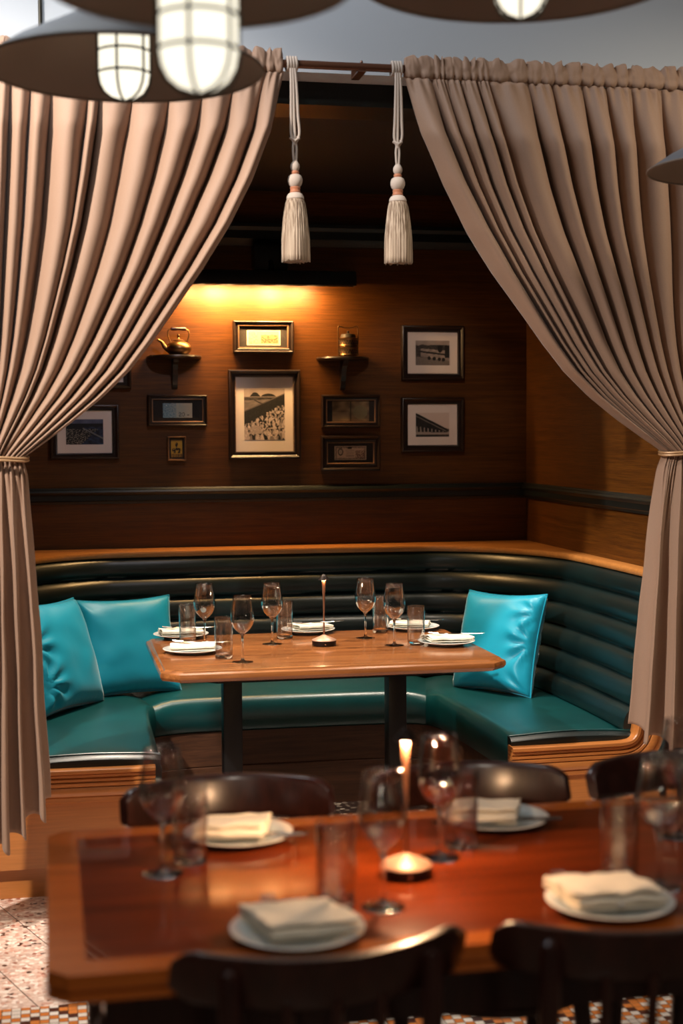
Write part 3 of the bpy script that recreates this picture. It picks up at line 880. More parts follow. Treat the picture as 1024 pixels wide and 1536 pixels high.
    for dz in (-.004, .004):
        B().tube([((hw+.002)*math.cos(a), .060*math.sin(a)-.008, dz+.002*math.sin(3*a)) for a in [2*PI*k_/60 for k_ in range(60)]], .0038, 8, close=True).obj('cord', M['goldcord'], tb)
    return t_
M['goldcord'] = plain('gold_cord', (.45, .27, .14), .45, metal=.3)
curtain(-1, .712, -.50, -.068, -.24, -.012, -.34, .385, .17, 21, 'taupe curtain on the left, gathered to the left post', 17)
curtain(1, 1.092, 2.45, 1.935, 2.12, 1.835, 2.24, .525, .36, 44, 'taupe curtain on the right, gathered to the right post', 18)

rodt = thing('curtain_rod', 'copper-brown curtain rod across the top of the booth opening', 'rod', (CX0, 4.40, 2.610))
B().tube([(-2.2, 0, 0), (2.2, 0, 0)], .0125, 16).obj('pole', M['rod'], rodt)
b = B(); b.box((.02, -.008, -.016), (.045, .10, -.011)).box((.02, .092, -.016), (.045, .099, .03)).lathe([(.001, .012), (.005, .013), (.004, .019), (.001, .02)], 10, T(.032, 0, 0)); b.obj('bracket', M['rod'], rodt)

# ------------------------------------------------------------------ tassels
def tassel(x, label, seed, twist):
    t = thing('tassel', label, 'tassel', (x, 4.375, 2.61), 0, 'cream tassels hanging from the rod')
    b = B()
    for k_ in range(4):      # turns round the rod
        xo = (k_-1.5)*.0085
        b.tube([(xo+.001*math.sin(a*2), .025+.0185*math.cos(a), .0185*math.sin(a)*1.05) for a in [2*PI*q/24 for q in range(24)]], .0047, 8, close=True)
    b.obj('cord_wrap', M['cord'], t)
    b = B()
    for s_, w_ in ((-1, .009), (1, .012), (0, .001)):
        pts = [(s_*.006, .003, -.018), (s_*w_*.8+twist*.3, 0, -.08), (s_*w_+twist*.6, 0, -.16), (s_*w_*1.15+twist, 0, -.215), (twist*.8, 0, -.247)]
        b.tube([v for v in smoothpath(pts, 4)], .0042, 8)
    b.tube([(twist-.012, 0, -.228), (twist, -.006, -.236), (twist+.012, 0, -.228), (twist+.002, .006, -.222)], .005, 8, close=True)
    for s_ in (-1, 1):
        b.tube([v for v in smoothpath([(twist*.9+s_*.003, 0, -.236), (twist+s_*.0055, 0, -.262), (twist+s_*.003, 0, -.300)], 4)], .0036, 8)
    b.obj('cord', M['cord'], t)
    ax = T(twist, 0, -.30)
    B().lathe([(.001, .006), (.008, .003), (.0135, -.006), (.0145, -.014), (.012, -.022), (.009, -.026)], 28, ax).obj('bead', M['cord'], t)
    B().lathe([(.010, -.025), (.0125, -.028), (.0125, -.033), (.010, -.036)], 28, ax).obj('thread_collar', M['copperbead'], t)
    B().lathe([(.011, -.035), (.019, -.040), (.0225, -.050), (.0225, -.058), (.019, -.068), (.013, -.074)], 32, ax).obj('bead', M['cord'], t)
    B().lathe([(.013, -.072), (.0165, -.076), (.0145, -.082), (.0165, -.088), (.014, -.092)], 28, ax).obj('thread_collar', M['copperbead'], t)
    B().lathe([(.014, -.090), (.021, -.094), (.026, -.102), (.027, -.108), (.0235, -.113)], 32, ax).obj('collar', M['cord'], t)
    rr = random.Random(seed); seg = 120; rg = []; offs = [rr.uniform(0, 1) for _ in range(seg)]
    for j in range(13):
        q = j/12; z = -.108-.185*q
        r0 = .0245+.015*min(1, q*1.6)**.6+.002*q
        ring = []
        for i in range(seg):
            a = 2*PI*i/seg; r = r0*(1+.05*math.sin(a*5+seed)*q)+.0016*(offs[i]-.5)*2*(1 if q > 0 else 0)+.0012*math.sin(i*PI/2)
            ring.append((r*math.cos(a), r*math.sin(a), z-(.008*offs[(i//2) % seg] if j == 12 else 0)))
        rg.append(ring)
    B().rings(rg, M4=ax).obj('fringe', M['thread'], t, angle=180)
tassel(.740, 'cream cord tassel hanging from the rod beside the left curtain', 3, .004)
tassel(1.066, 'cream cord tassel hanging from the rod beside the right curtain', 8, -.002)

# ------------------------------------------------------------------ pictures
def raster(name, w, h, nx, ny, fn, parent, y):
    v = [(-w/2+w*i/nx, y, -h/2+h*j/ny) for j in range(ny+1) for i in range(nx+1)]
    f = [(j*(nx+1)+i, j*(nx+1)+i+1, (j+1)*(nx+1)+i+1, (j+1)*(nx+1)+i) for j in range(ny) for i in range(nx)]
    me = bpy.data.meshes.new(name); me.from_pydata(v, [], f)
    ca = me.color_attributes.new('ink', 'FLOAT_COLOR', 'CORNER'); data = []
    for j in range(ny):
        for i in range(nx):
            c = lin(fn((i+.5)/nx, 1-(j+.5)/ny)); data += [c[0], c[1], c[2], 1]*4
    ca.data.foreach_set('color', data)
    return link(name, me, M['print'], parent, smooth=False)
def nz(x, y, s=0): return noise.noise(Vector((x, y, s)))
def mixc(a, b_, t): t = max(0, min(1, t)); return tuple(a[i]*(1-t)+b_[i]*t for i in range(3))
rc = random.Random(5)
blobs = []
for _ in range(420):
    d = rc.random()**.75; y = .34+.66*d; x = rc.uniform(max(0, .86-1.35*d), 1.02)
    s = .012+.040*d; blobs.append((y, x, s*rc.uniform(.6, 1.1), s*rc.uniform(1.1, 2.0), rc.choice([232, 220, 205, 180, 40, 25, 150, 215])))
blobs.sort()
def crowd(u, v):
    g = 176+12*nz(u*6, v*6)
    if v < .16 and (abs(u-.27) < .13 and v > .155-.085*(1-((u-.27)/.13)**2)): g = 30
    if abs(u-.6) < .2 and v > .185-.09*(1-((u-.6)/.2)**2)**.5 and v < .17: g = 28+20*abs(nz(u*30, v*30))
    top = .44-.34*u              # platform roofs running to the upper right
    if .155 < v: g = 150
    if v > .17: g = 60+30*nz(u*20, v*20)
    if v > .20-.02*u and v < top: g = 118+26*nz(u*9, v*30)
    if abs(v-(.215-.03*u)) < .008: g = 25
    if abs(v-top) < .012: g = 95
    if abs((v-.24)-.4*(u-.3)) < .010 and .25 < u < .5: g = 35
    if v > top+.01: g = 26+18*abs(nz(u*16, v*16))
    for (y, x, a, b_, c) in blobs:
        if abs(v-y) < b_ and abs(u-x) < a and v > top+.03:
            if ((u-x)/a)**2+((v-y)/b_)**2 < 1: g = c*(.88+.25*nz(u*50, v*50))
    if ((u-.28)/.14)**2+((v-.80)/.085)**2 < 1: g = 170+40*nz(u*25, v*60)
    return (g, g*.90, g*.86)
def mono(fn, tint=(1, .90, .84)): return lambda u, v: tuple(max(0, min(255, fn(u, v)))*t for t in tint)
def loco(u, v):
    g = 170-40*v+14*nz(u*5, v*5)
    if v > .18+.05*nz(u*7, 1): g = 60+45*nz(u*22, v*22)
    if v > .72+.14*(u-.5): g = 120+35*nz(u*40, v*40)
    body = (.15+.02*u < u) and (.30+.12*u < v < .62+.20*u)
    if u > .08 and body: g = 150+40*nz(u*8, v*20)
    if u > .08 and abs(v-(.42+.17*u)) < .035: g = 35
    for cx in (.40, .55, .70, .82):
        if ((u-cx)/.05)**2+((v-(.66+.14*cx))/.075)**2 < 1: g = 22
    if u > .86 and .2 < v < .7: g = 24
    if ((u-.72)/.07)**2+((v-.33)/.16)**2 < 1: g = 15
    return g
def station(u, v):
    g = 222-8*v
    top = .0+.72*max(0, (u-.02)); bot = .30+.50*u
    if u < .95 and v > top*.98+.02 and v < .86: g = 18+14*abs(nz(u*14, v*14))
    if u < .9 and abs(v-(.13+.70*u)) < .022: g = 120
    if v > .55+.26*u and v < .80 and u < .93:
        k_ = (u*9-.2*v) % 1; g = 150 if k_ < .38 else 18
    if v > .80+.02*u: g = 165
    if v > .91: g = 40
    if v < .80 and u > .95: g = 60 if v > .68 else g
    return g
def marina(u, v):
    g = (92+30*nz(u*4, v*3), 96+30*nz(u*4, v*3), 120+30*nz(u*4, v*3))
    if v > .16: g = (20, 22, 28)
    w_ = .62*u+.18
    if v > .3 and u > .15+.5*(1-v): g = mixc((42, 60, 92), (18, 22, 34), .5+nz(u*10, v*14))
    if v > .38 and u < 1.15-v*.75:
        g = (165, 155, 140) if nz(u*34, v*34) > .22 else (22, 20, 22)
    if abs(v-(.35+.75*max(0, u-.45))) < .03 and u > .45: g = (120, 118, 118)
    return g
GL = {'2': ["01110", "10001", "00001", "00110", "01000", "10000", "11111"], '0': ["01110", "10001", "10001", "10001", "10001", "10001", "01110"]}
def glyph(ch_, a, b_):
    if 0 <= a < 1 and 0 <= b_ < 1: return GL[ch_][int(b_*7)][int(a*5)] == '1'
    return False
def note20(u, v):
    c = mixc((130, 158, 170), (196, 182, 156), u*1.1+.15*nz(u*8, v*6))
    if u < .45 and nz(u*26, v*16) > .1: c = mixc(c, (76, 112, 132), .6)
    if abs(u-.5) < .035: c = mixc(c, (190, 180, 160), .6)
    for k_, d in enumerate('20'):
        if glyph(d, (u-.54-.11*k_)/.09, (v-.64)/.27): c = (10, 10, 12)
    if .82 < u < .9 and abs(v-.82) < .03: c = (40, 40, 40)
    if ((u-.13)/.02)**2+((v-.17)/.04)**2 < 1: c = (210, 215, 215)
    return c
def note_cream(u, v):
    c = (178, 166, 128)
    if u < .04 or u > .96 or v < .07 or v > .93: return (205, 196, 168)
    if u < .33: c = mixc((176, 172, 146), (120, 120, 104), .5+.8*nz(u*20, v*10))
    elif .42 < u < .92 and .32 < v < .85: c = mixc((158, 138, 92), (74, 66, 44), .45+1.2*nz(u*26, v*12))
    for cx in (.55, .75):
        if ((u-cx)/.06)**2+((v-.42)/.14)**2 < 1: c = (130, 120, 84)
    return c
def note_sepia(u, v):
    c = mixc((150, 122, 86), (92, 70, 50), .5+.9*nz(u*5, v*4))
    if abs(u-.5) < .02: c = mixc(c, (40, 30, 22), .7)
    if u < .45 and v > .55: c = mixc(c, (168, 140, 104), .5)
    if u > .55 and ((u-.76)/.2)**2+((v-.55)/.35)**2 < 1: c = mixc(c, (132, 118, 84), .8)
    return c
def note_pink(u, v):
    c = (214, 182, 158)
    if u < .03 or u > .97 or v < .05 or v > .95: return (190, 164, 144)
    e = min(u, 1-u, v*.45, (1-v)*.45)
    if e < .075 and nz(u*60, v*30) > -.05: c = (70, 50, 42)
    r = ((u-.19)/.085)**2+((v-.42)/.26)**2
    if r < 1: c = (196, 172, 150) if r < .5 else (60, 44, 38)
    if .35 < u < .62 and .3 < v < .8 and int(v*22) % 3 == 0: c = (96, 74, 62)
    if .66 < u < .95 and .32 < v < .9 and nz(u*40, v*26) > 0: c = (92, 48, 38)
    if abs(u-.48) < .07 and v < .2: c = (40, 28, 24)
    return c
def label_gold(u, v):
    c = (196, 148, 44)
    if u < .07 or u > .93 or v < .05 or v > .95: return (40, 24, 12)
    if v > .78: c = (70, 46, 22) if int(u*18) % 2 else (176, 128, 40)
    for cx, cy, a, b_ in ((.5, .30, .10, .12), (.30, .58, .16, .09), (.70, .56, .16, .09), (.5, .52, .08, .1), (.34, .70, .1, .05), (.68, .70, .1, .05)):
        if ((u-cx)/a)**2+((v-cy)/b_)**2 < 1 and nz(u*12, v*12) > -.25: c = (34, 22, 14)
    if v < .12: c = (120, 84, 30)
    return c
def picture(x, z, w, h, matw, math_, pw, ph, fn, label, style, nx=70, dxz=(0, 0), bead=False):
    t = thing({'note': 'framed_banknote', 'photo': 'framed_photograph', 'gold': 'framed_label'}[style], label, 'picture', (x, WY-.002, z), 0, None)
    fw = (w-matw)/2; fh = (h-math_)/2; d = .026
    # mitred moulding
    def mould(w_, h_, prof):
        rg = []
        for sx, sz in ((-1, -1), (1, -1), (1, 1), (-1, 1)):
            rg.append([(sx*(w_/2-o*1.), -yy, sz*(h_/2-o*(fh/fw if abs(fh-fw) > .004 else 1))) for o, yy in prof])
        return B().rings(rg, close=True)
    pf = [(0, 0), (0, d*.7), (fw*.12, d*.95), (fw*.22, d), (fw*.38, d*.86), (fw*.55, d*.62), (fw*.7, d*.62), (fw*.78, d*.72), (fw*.92, d*.66), (fw, d*.42), (fw, 0)]
    mould(w, h, pf).obj('frame', M['frame'], t, angle=35)
    if style == 'note':
        fl = .005; W2, H2 = matw+.004, math_+.004
        rg = [[(sx*(W2/2-o), -yy, sz*(H2/2-o)) for o, yy in ((0, .010), (0, .017), (.003, .018), (fl, .015), (fl, .010))] for sx, sz in ((-1, -1), (1, -1), (1, 1), (-1, 1))]
        B().rings(rg, close=True).obj('fillet', M['fillet'], t, angle=30)
    mt = B().box((-matw/2-.002, -.009, -math_/2-.002), (matw/2+.002, -.001, math_/2+.002)).obj('mat', M['matboard'] if style == 'photo' else M['darkmat'], t, smooth=False)
    if bead:
        b = B()
        for (ax, s_) in (('x', -1), ('x', 1), ('z', -1), ('z', 1)):
            L = math_ if ax == 'x' else matw; n_ = int(L/.0055)
            for k_ in range(n_+1):
                q = -L/2+L*k_/n_
                px, pz = (s_*(matw/2+.002), q) if ax == 'x' else (q, s_*(math_/2+.002))
                b.lathe([(.0004, -.0022), (.0019, -.0010), (.0022, 0), (.0019, .0010), (.0004, .0022)], 6, T(px, -.0155, pz))
        b.obj('beading', M['fillet'], t, angle=180)
    o = raster('print', pw, ph, nx, int(nx*ph/pw), fn, mt, -.0096); o.location = (dxz[0], 0, dxz[1])
    B().add([(-matw/2, -.0125, -math_/2), (matw/2, -.0125, -math_/2), (matw/2, -.0125, math_/2), (-matw/2, -.0125, math_/2),
             (-matw/2, -.0110, -math_/2), (matw/2, -.0110, -math_/2), (matw/2, -.0110, math_/2), (-matw/2, -.0110, math_/2)],
            [(0, 1, 2, 3), (7, 6, 5, 4), (0, 4, 5, 1), (1, 5, 6, 2), (2, 6, 7, 3), (3, 7, 4, 0)]).obj('glazing', M['pane'], t, smooth=False)
    return t
picture(.928, 1.910, .268, .139, .218, .099, .149, .066, note_cream, 'dark frame with a cream banknote, directly under the picture light', 'note', 64, (.002, -.004))
picture(.931, 1.571, .319, .391, .254, .333, .180, .225, crowd, 'largest frame on the wall, black and white photo of a railway crowd', 'photo', 120, bead=True)
picture(.550, 1.589, .258, .135, .219, .099, .127, .063, note20, 'dark frame with a blue-grey banknote marked 20, under the kettle shelf', 'note', 90)
tg = picture(.544, 1.424, .078, .105, .063, .090, .057, .084, label_gold, 'tiny gold-edged frame with a yellow label, below the 20 note', 'gold', 40)
for c_ in tg.children:
    if c_.name.startswith('frame'): c_.data.materials[0] = M['fillet']
picture(1.318, 1.584, .266, .145, .221, .099, .167, .087, note_sepia, 'dark frame with a brown sepia banknote, under the tiffin carrier shelf', 'note', 60)
picture(1.316, 1.398, .269, .157, .212, .093, .145, .062, note_pink, 'dark frame with a pinkish ornate banknote, lowest of the middle right column', 'note', 90)
picture(1.695, 1.844, .290, .244, .230, .181, .157, .110, mono(loco), 'dark frame with a train photo, upper of the two on the far right', 'photo', 80)
picture(1.694, 1.522, .291, .245, .229, .182, .155, .108, mono(station), 'dark frame with a station roof photo, lower of the two on the far right', 'photo', 80)
picture(.151, 1.498, .292, .234, .231, .182, .158, .108, marina, 'dark frame with a bluish photo, next to the waist of the left curtain', 'photo', 80)
picture(.206, 1.799, .293, .233, .225, .175, .152, .102, mono(loco), 'dark framed photo almost hidden behind the left curtain', 'photo', 40)

# ------------------------------------------------------------------ shelves, kettle, tiffin carrier, picture light
def shelf(x, z, label):
    t = thing('wall_shelf', label, 'shelf', (x, WY-.001, z), 0, 'small half-round shelves')
    pr = []; n = 28
    ring = lambda k_, zz: [(k_*.118*math.cos(PI+PI*i/n), k_*.125*math.sin(PI+PI*i/n), zz) for i in range(n+1)]
    B().rings([ring(.90, -.016), ring(.97, -.013), ring(1, -.007), ring(.985, -.001), ring(.97, 0)]).obj('top', M['frame'], t, angle=40)
    s_ = [(0, -.016), (-.085, -.016), (-.082, -.030), (-.055, -.040), (-.040, -.060), (-.034, -.085), (-.022, -.105), (-.020, -.125), (-.008, -.140), (0, -.145)]
    B().rings([[(-.011, y, z_) for y, z_ in s_], [(.011, y, z_) for y, z_ in s_]]).obj('bracket', M['frame'], t, smooth=False)
shelf(.540, 1.826, 'dark half-round wall shelf carrying the brass kettle')
shelf(1.283, 1.822, 'dark half-round wall shelf carrying the tiffin carrier')
kt = thing('kettle', 'small aged brass kettle with arched handle on the left wall shelf', 'kettle', (.553, WY-.062, 1.8265), R(10))
B().lathe([(.001, 0), (.033, 0), (.040, .003), (.051, .014), (.0555, .026), (.054, .036), (.046, .048), (.032, .056), (.026, .058), (.001, .058)], 40).obj('body', M['brass'], kt)
B().lathe([(.027, .057), (.027, .061), (.018, .066), (.006, .069), (.0035, .073), (.0055, .078), (.0065, .083), (.004, .089), (.001, .090)], 28).obj('lid', M['brass'], kt)
B().tube(smoothpath([(-.045, 0, .022), (-.062, 0, .035), (-.074, 0, .054), (-.092, 0, .064)], 5), [.012]*4+[.010]*3+[.008]*3+[.0065]*3+[.006]*3, 12).obj('spout', M['brass'], kt)
hp_ = [(-.034, 0, .052), (-.044, 0, .075), (-.046, 0, .096), (-.034, 0, .110), (.034, 0, .110), (.046, 0, .096), (.044, 0, .075), (.034, 0, .052)]
B().tube(smoothpath(hp_, 5), .0030, 8).obj('handle', M['brass'], kt)
B().tube([(-.034, 0, .110), (-.028, 0, .1115), (0, 0, .1115), (.028, 0, .1115), (.034, 0, .110)], [.006, .0085, .0075, .0085, .006], 14).obj('handle_grip', M['chair'], kt)
tc_ = thing('tiffin_carrier', 'small pierced brass tiffin carrier with wire frame on the right wall shelf', 'food carrier', (1.297, WY-.064, 1.8225), R(0))
for k_ in range(2):
    z0 = .004+k_*.040
    B().lathe([(.001, z0), (.040, z0), (.042, z0+.003), (.0405, z0+.006), (.0405, z0+.030), (.0425, z0+.033), (.0425, z0+.037), (.040, z0+.039), (.001, z0+.039)], 40).obj('tier', M['brass'], tc_)
    b = B()
    for i in range(22):
        a = 2*PI*i/22
        for row, (zz, ss) in enumerate(((z0+.013, .0052), (z0+.023, .0052))):
            aa = a+(row*PI/22); c_, s_ = math.cos(aa), math.sin(aa); r_ = .0412
            pts = [(r_*math.cos(aa+dx), r_*math.sin(aa+dx), zz+dz) for dx, dz in ((-.10, 0), (0, -ss*.9), (.10, 0), (0, ss*.9))]
            inn = [(p[0]*.97, p[1]*.97, p[2]) for p in pts]
            b.rings([pts, inn])
    b.obj('piercing', M['brassdark'], tc_, smooth=False)
B().lathe([(.036, .083), (.034, .090), (.030, .098), (.010, .101), (.004, .104), (.006, .110), (.001, .114)], 32).obj('lid', M['brassdark'], tc_)
hh = [(-.0445, 0, 0), (-.0445, 0, .06), (-.0445, 0, .118), (-.040, 0, .134), (-.028, 0, .130), (-.012, 0, .126), (.012, 0, .126), (.028, 0, .130), (.040, 0, .134), (.0445, 0, .118), (.0445, 0, .06), (.0445, 0, 0)]
B().tube(smoothpath(hh, 4), .0024, 8).obj('carry_frame', M['brass'], tc_)

PX0, PX1 = .588, 1.322
pl_ = thing('picture_light', 'long black linear picture light glowing above the framed pictures', 'light', ((PX0+PX1)/2, WY-.10, 2.155))
hw = (PX1-PX0)/2
b = B()
b.rings([[(x, y, z) for y, z in ((-.030, -.028), (-.034, .0), (-.026, .030), (.0, .036), (.026, .030), (.030, 0.), (.030, -.028), (.026, -.028), (.024, .018), (-.024, .018), (-.027, -.028))] for x in (-hw, hw)])
for x in (-hw, hw-.004): b.rings([[(xx, y, z) for y, z in ((-.030, -.028), (-.034, .0), (-.026, .030), (.0, .036), (.026, .030), (.030, 0.), (.030, -.028))] for xx in (x, x+.004)])
b.obj('housing', M['black'], pl_, angle=30)
B().box((-.075, .02, .03), (.075, .098, .155), .012).obj('mounting_box', M['black'], pl_)
B().tube([(0, .0, .03), (0, .02, .07), (0, .05, .09)], .012, 12).obj('arm', M['black'], pl_)
M['tube'] = N('warm_light_tube').set(col=(1, .8, .5), em=(1, .50, .16), ems=4).m
for x in (-.19, .05): B().box((x-.035, -.012, -.004), (x+.035, .012, .004)).obj('lamp_tube', M['tube'], pl_, smooth=False)

# ------------------------------------------------------------------ pendants
def pendant(loc, Rr, jr, jb, label, fine=True):
    """origin = centre of the rim; Rr rim radius; jr jar radius; jb how far the jar reaches below the rim"""
    t = thing('pendant_lamp', label, 'pendant lamp', loc, 0, 'enamel pendant lamps with caged glass jars')
    q = Rr/.2775
    outp = [(Rr, 0), (Rr*.985, .006), (Rr*.80, .040*q), (Rr*.55, .075*q), (Rr*.34, .105*q), (Rr*.24, .135*q), (Rr*.20, .165*q), (Rr*.12, .185*q), (.012, .19*q)]
    inn = [(r-.003 if r > .02 else r, z-.004) for r, z in outp]; inn[0] = (Rr-.003, .0005)
    B().lathe(outp, 64, cap=False).obj('shade', M['shade_out'], t, angle=180)
    B().lathe(inn, 64, cap=False).obj('shade_lining', M['shade_in'], t, angle=180)
    B().tube([(Rr*math.cos(a), Rr*math.sin(a), 0) for a in [2*PI*k_/64 for k_ in range(64)]], .0035, 8, close=True).obj('rim', M['shade_in'], t)
    z1 = -jb; h = jr*2.6
    pr = [(.001, z1), (jr*.45, z1+jr*.09), (jr*.75, z1+jr*.30), (jr*.93, z1+jr*.62), (jr, z1+jr*1.0), (jr, z1+h), (jr*.8, z1+h+.01)]
    B().lathe(pr, 36).obj('glass_jar', M['jar'], t, angle=180)
    b = B(); rc_ = jr+.004
    for k_ in range(6):
        a = 2*PI*k_/6+.2
        b.tube([((r+.004)*math.cos(a), (r+.004)*math.sin(a), z-.003) for r, z in pr[:-1]], .0026, 6)
    for zz in (z1+jr*1.0, z1+jr*1.85):
        b.tube([(rc_*math.cos(a), rc_*math.sin(a), zz) for a in [2*PI*k_/36 for k_ in range(36)]], .0026, 6, close=True)
    b.obj('wire_cage', M['cage'], t)
    B().lathe([(jr*1.08, z1+h), (jr*1.12, z1+h+.02), (jr*.7, z1+h+.05), (jr*.3, .16*q)], 32).obj('socket', M['shade_in'], t)
    B().tube([(0, 0, .185*q), (0, 0, 3.8-loc[2])], .004, 8).obj('cable', M['cage'], t)
    return t
    L = bpy.data.lights.new('pendant_bulb', 'POINT'); L.energy = 2.5; L.color = (1, .80, .58); L.shadow_soft_size = jr*.9
    lo = bpy.data.objects.new('pendant_bulb', L); C.objects.link(lo); lo.location = (loc[0], loc[1], loc[2]-jb-jr*1.2)
    lo.location.z = loc[2]-jb-.06
    return t
pendant((.160, 2.97, 2.222), .2775, .050, .058, 'pendant lamp at the upper left with its slate shade overlapping the left curtain top')
pendant((.203, 1.95, 2.090), .205, .052, .140, 'nearest pendant lamp at the top left with the largest glowing jar')
pendant((.790, 2.37, 2.262), .2775, .046, .070, 'pendant lamp at the top centre right, only its lower rim showing')
pendant((1.935, 3.80, 2.225), .2775, .050, .058, 'pendant lamp at the right picture edge, only a tip of its shade showing')
# thin conduit on the header wall
cb = B().tube([(-.005, 4.494, 2.66), (-.005, 4.494, 3.6)], .006, 8).obj('wall_cable', M['cage'])
tag(cb, 'thin dark cable running up the pale wall at the top left', 'cable')

# ------------------------------------------------------------------ ceiling downlights in the booth
dls = [(.36, 5.42), (1.49, 5.42)]
for i, (x, y) in enumerate(dls):
    t = thing('downlight', ('small recessed downlight in the booth ceiling beside the right curtain', 'small recessed downlight in the booth ceiling hidden by the left curtain')[1-i], 'light', (x, y, 2.545), 0)
    B().lathe([(.030, -.001), (.045, -.004), (.050, -.002), (.050, 0), (.030, .0)], 32, cap=False).obj('trim_ring', M['dark_ceiling'], t)
    B().lathe([(.001, -.0015), (.018, -.0015), (.018, -.0005), (.001, -.0005)], 24).obj('lens', M['downlight'], t)

# ------------------------------------------------------------------ lights
def spot(name, loc, target, energy, col, size, blend=.6, soft=.03):
    L = bpy.data.lights.new(name, 'SPOT'); L.energy = energy; L.color = col; L.spot_size = R(size); L.spot_blend = blend; L.shadow_soft_size = soft
    o = bpy.data.objects.new(name, L); C.objects.link(o); o.location = loc
    o.rotation_euler = (Vector(target)-Vector(loc)).to_track_quat('-Z', 'Y').to_euler(); return o
def area(name, loc, target, energy, col, sx, sy):
    L = bpy.data.lights.new(name, 'AREA'); L.shape = 'RECTANGLE'; L.size = sx; L.size_y = sy; L.energy = energy; L.color = col
    o = bpy.data.objects.new(name, L); C.objects.link(o); o.location = loc
    o.rotation_euler = (Vector(target)-Vector(loc)).to_track_quat('-Z', 'Y').to_euler(); return o
def pt(name, loc, energy, col, soft):
    L = bpy.data.lights.new(name, 'POINT'); L.energy = energy; L.color = col; L.shadow_soft_size = soft
    o = bpy.data.objects.new(name, L); C.objects.link(o); o.location = loc; return o
for x, e in ((.62, 2.2), (.735, 4.6), (.855, 2.6), (.975, 4.6), (1.10, 2.6)):
    area('picture_lamp', (x, WY-.10, 2.118), (x+.02, WY, 1.90), e*1.35, (1, .58, .22), .10, .02)
for x, y in dls:
    spot('booth_downlight', (x, y, 2.530), (.925+(x-.925)*.70, 5.12, .75), 150, (1, .86, .70), 68, .75, .035)
for x in (.02, 1.84):
    spot('booth_side_fill', (x, 4.98, 2.53), (x, 5.02, .5), 48, (1, .84, .68), 52, .7, .035)  # unseen lights added to brighten the seat arms, ledges and lower right wall
for x, y, z, e in ((.921, 4.884, Z1, .4), (.570, 2.300, Z2, 13)):
    for k_ in range(3):
        a = 2*PI*k_/3+.5
        pt('lamp_glow', (x+.0125*math.cos(a), y+.0125*math.sin(a), z+.2245), e/3, (1, .58, .30), .003)
spot('unseen_spot', (-1.75, 2.5, 3.55), (.0, 4.4, 1.45), 980, (1, .90, .79), 54, .7, .06)
spot('unseen_spot', (3.0, 3.0, 3.3), (1.8, 4.4, 1.45), 150, (1, .86, .66), 66, .7, .28)
area('header_fill', (-.4, 3.75, 3.82), (.5, 4.5, 3.1), 40, (.92, .96, 1.0), 1.6, .12)  # unseen strip light added to brighten the header wall
spot('unseen_spot', (.2, .3, 3.3), (.45, 2.3, .75), 48, (1, .88, .76), 46, .7, .05)  # unseen spot added to brighten the foreground table and napkins
spot('mat_fill_spot', (1.15, 5.0, 2.52), (1.70, 6.33, 1.66), 20, (1, .80, .66), 30, .8, .02)  # spot added inside the booth to brighten the right-hand picture mats
spot('mat_fill_spot', (.75, 5.0, 2.52), (.35, 6.33, 1.50), 16, (.92, .88, 1), 44, .8, .02)  # second added spot, cooler, lifting the left-hand picture mats
for x, y, z in ((-.9, -.5, 3.1), (.9, -.5, 3.15), (2.3, .6, 3.1), (-1.2, 1.4, 3.2), (.7, 1.5, 3.3)):
    L = area('unseen_glint_disk', (x, y, z), (x, y+.3, 0), 1.0, (1, .88, .76), .2, .2); L.data.shape = 'DISK'; L.data.size = .28  # unseen discs added so the glasses have something bright to reflect
for x, y, z in ((-.9, -.6, 2.15), (1.1, -.4, 2.2), (.1, .3, 2.35), (2.3, 1.1, 2.2), (-1.3, 1.3, 2.2)):
    pt('unseen_glint_point', (x, y, z), 1.6, (1, .88, .74), .014)  # unseen points without fixtures, added for small glints on the glassware

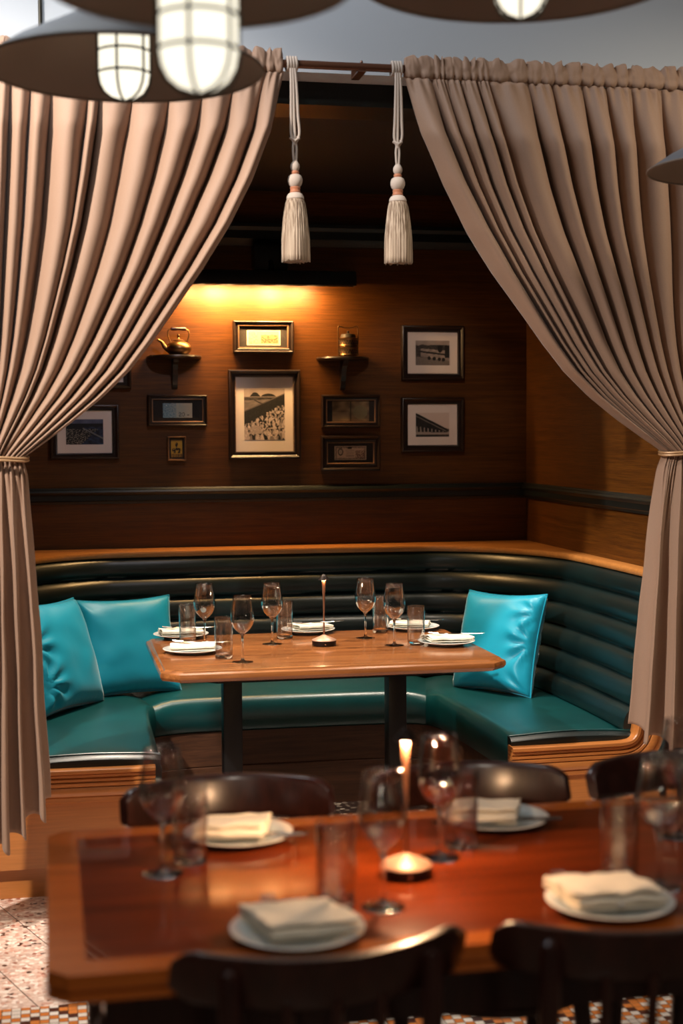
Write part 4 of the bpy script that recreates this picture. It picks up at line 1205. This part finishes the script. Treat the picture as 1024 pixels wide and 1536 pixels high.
# the dim dining room around: a dark warm world with bright dots added behind the camera for glints
w_ = bpy.data.worlds.new('World'); bpy.context.scene.world = w_; w_.use_nodes = True
t_ = w_.node_tree; bg = t_.nodes['Background']
def wn(typ, **kw):
    x = t_.nodes.new(typ)
    for k_, v_ in kw.items(): setattr(x, k_, v_)
    return x
tcw = wn('ShaderNodeTexCoord'); vo = wn('ShaderNodeTexVoronoi'); vo.inputs['Scale'].default_value = 6.5
t_.links.new(tcw.outputs['Generated'], vo.inputs['Vector'])
lt = wn('ShaderNodeMath', operation='LESS_THAN'); lt.inputs[1].default_value = .065; t_.links.new(vo.outputs['Distance'], lt.inputs[0])
sx = wn('ShaderNodeSeparateXYZ'); t_.links.new(tcw.outputs['Generated'], sx.inputs[0])
beh = wn('ShaderNodeMath', operation='LESS_THAN'); beh.inputs[1].default_value = -.05; t_.links.new(sx.outputs[1], beh.inputs[0])
upm = wn('ShaderNodeMath', operation='GREATER_THAN'); upm.inputs[1].default_value = .02; t_.links.new(sx.outputs[2], upm.inputs[0])
m1 = wn('ShaderNodeMath', operation='MULTIPLY'); t_.links.new(lt.outputs[0], m1.inputs[0]); t_.links.new(beh.outputs[0], m1.inputs[1])
m2 = wn('ShaderNodeMath', operation='MULTIPLY'); t_.links.new(m1.outputs[0], m2.inputs[0]); t_.links.new(upm.outputs[0], m2.inputs[1])
m3 = wn('ShaderNodeMath', operation='MULTIPLY_ADD'); m3.inputs[1].default_value = 40.; m3.inputs[2].default_value = .007; t_.links.new(m2.outputs[0], m3.inputs[0])
t_.links.new(m3.outputs[0], bg.inputs[1]); bg.inputs[0].default_value = (1, .82, .66, 1)

# ------------------------------------------------------------------ camera
cam = bpy.data.cameras.new('camera'); co = bpy.data.objects.new('camera', cam); C.objects.link(co)
cam.sensor_fit = 'VERTICAL'; cam.sensor_height = 36; cam.sensor_width = 24; cam.lens = 2170/1536*36
yaw, pit, roll = R(11.4), R(3.24), R(.3)
fw = Vector((math.sin(yaw)*math.cos(pit), math.cos(yaw)*math.cos(pit), -math.sin(pit)))
rt0 = Vector((math.cos(yaw), -math.sin(yaw), 0)); up0 = rt0.cross(fw)
rt = rt0*math.cos(roll)-up0*math.sin(roll); up = up0*math.cos(roll)+rt0*math.sin(roll)
m = Matrix((rt, up, -fw)).transposed().to_4x4(); m.translation = (0, 0, 1.5); co.matrix_world = m
cam.clip_start = .05
cam.dof.use_dof = True; cam.dof.focus_distance = 5.15; cam.dof.aperture_fstop = 2.5
sc = bpy.context.scene; sc.camera = co
sc.view_settings.view_transform = 'Standard'; sc.view_settings.look = 'None'; sc.view_settings.exposure = 0; sc.view_settings.gamma = 1
sc.view_settings.use_curve_mapping = False
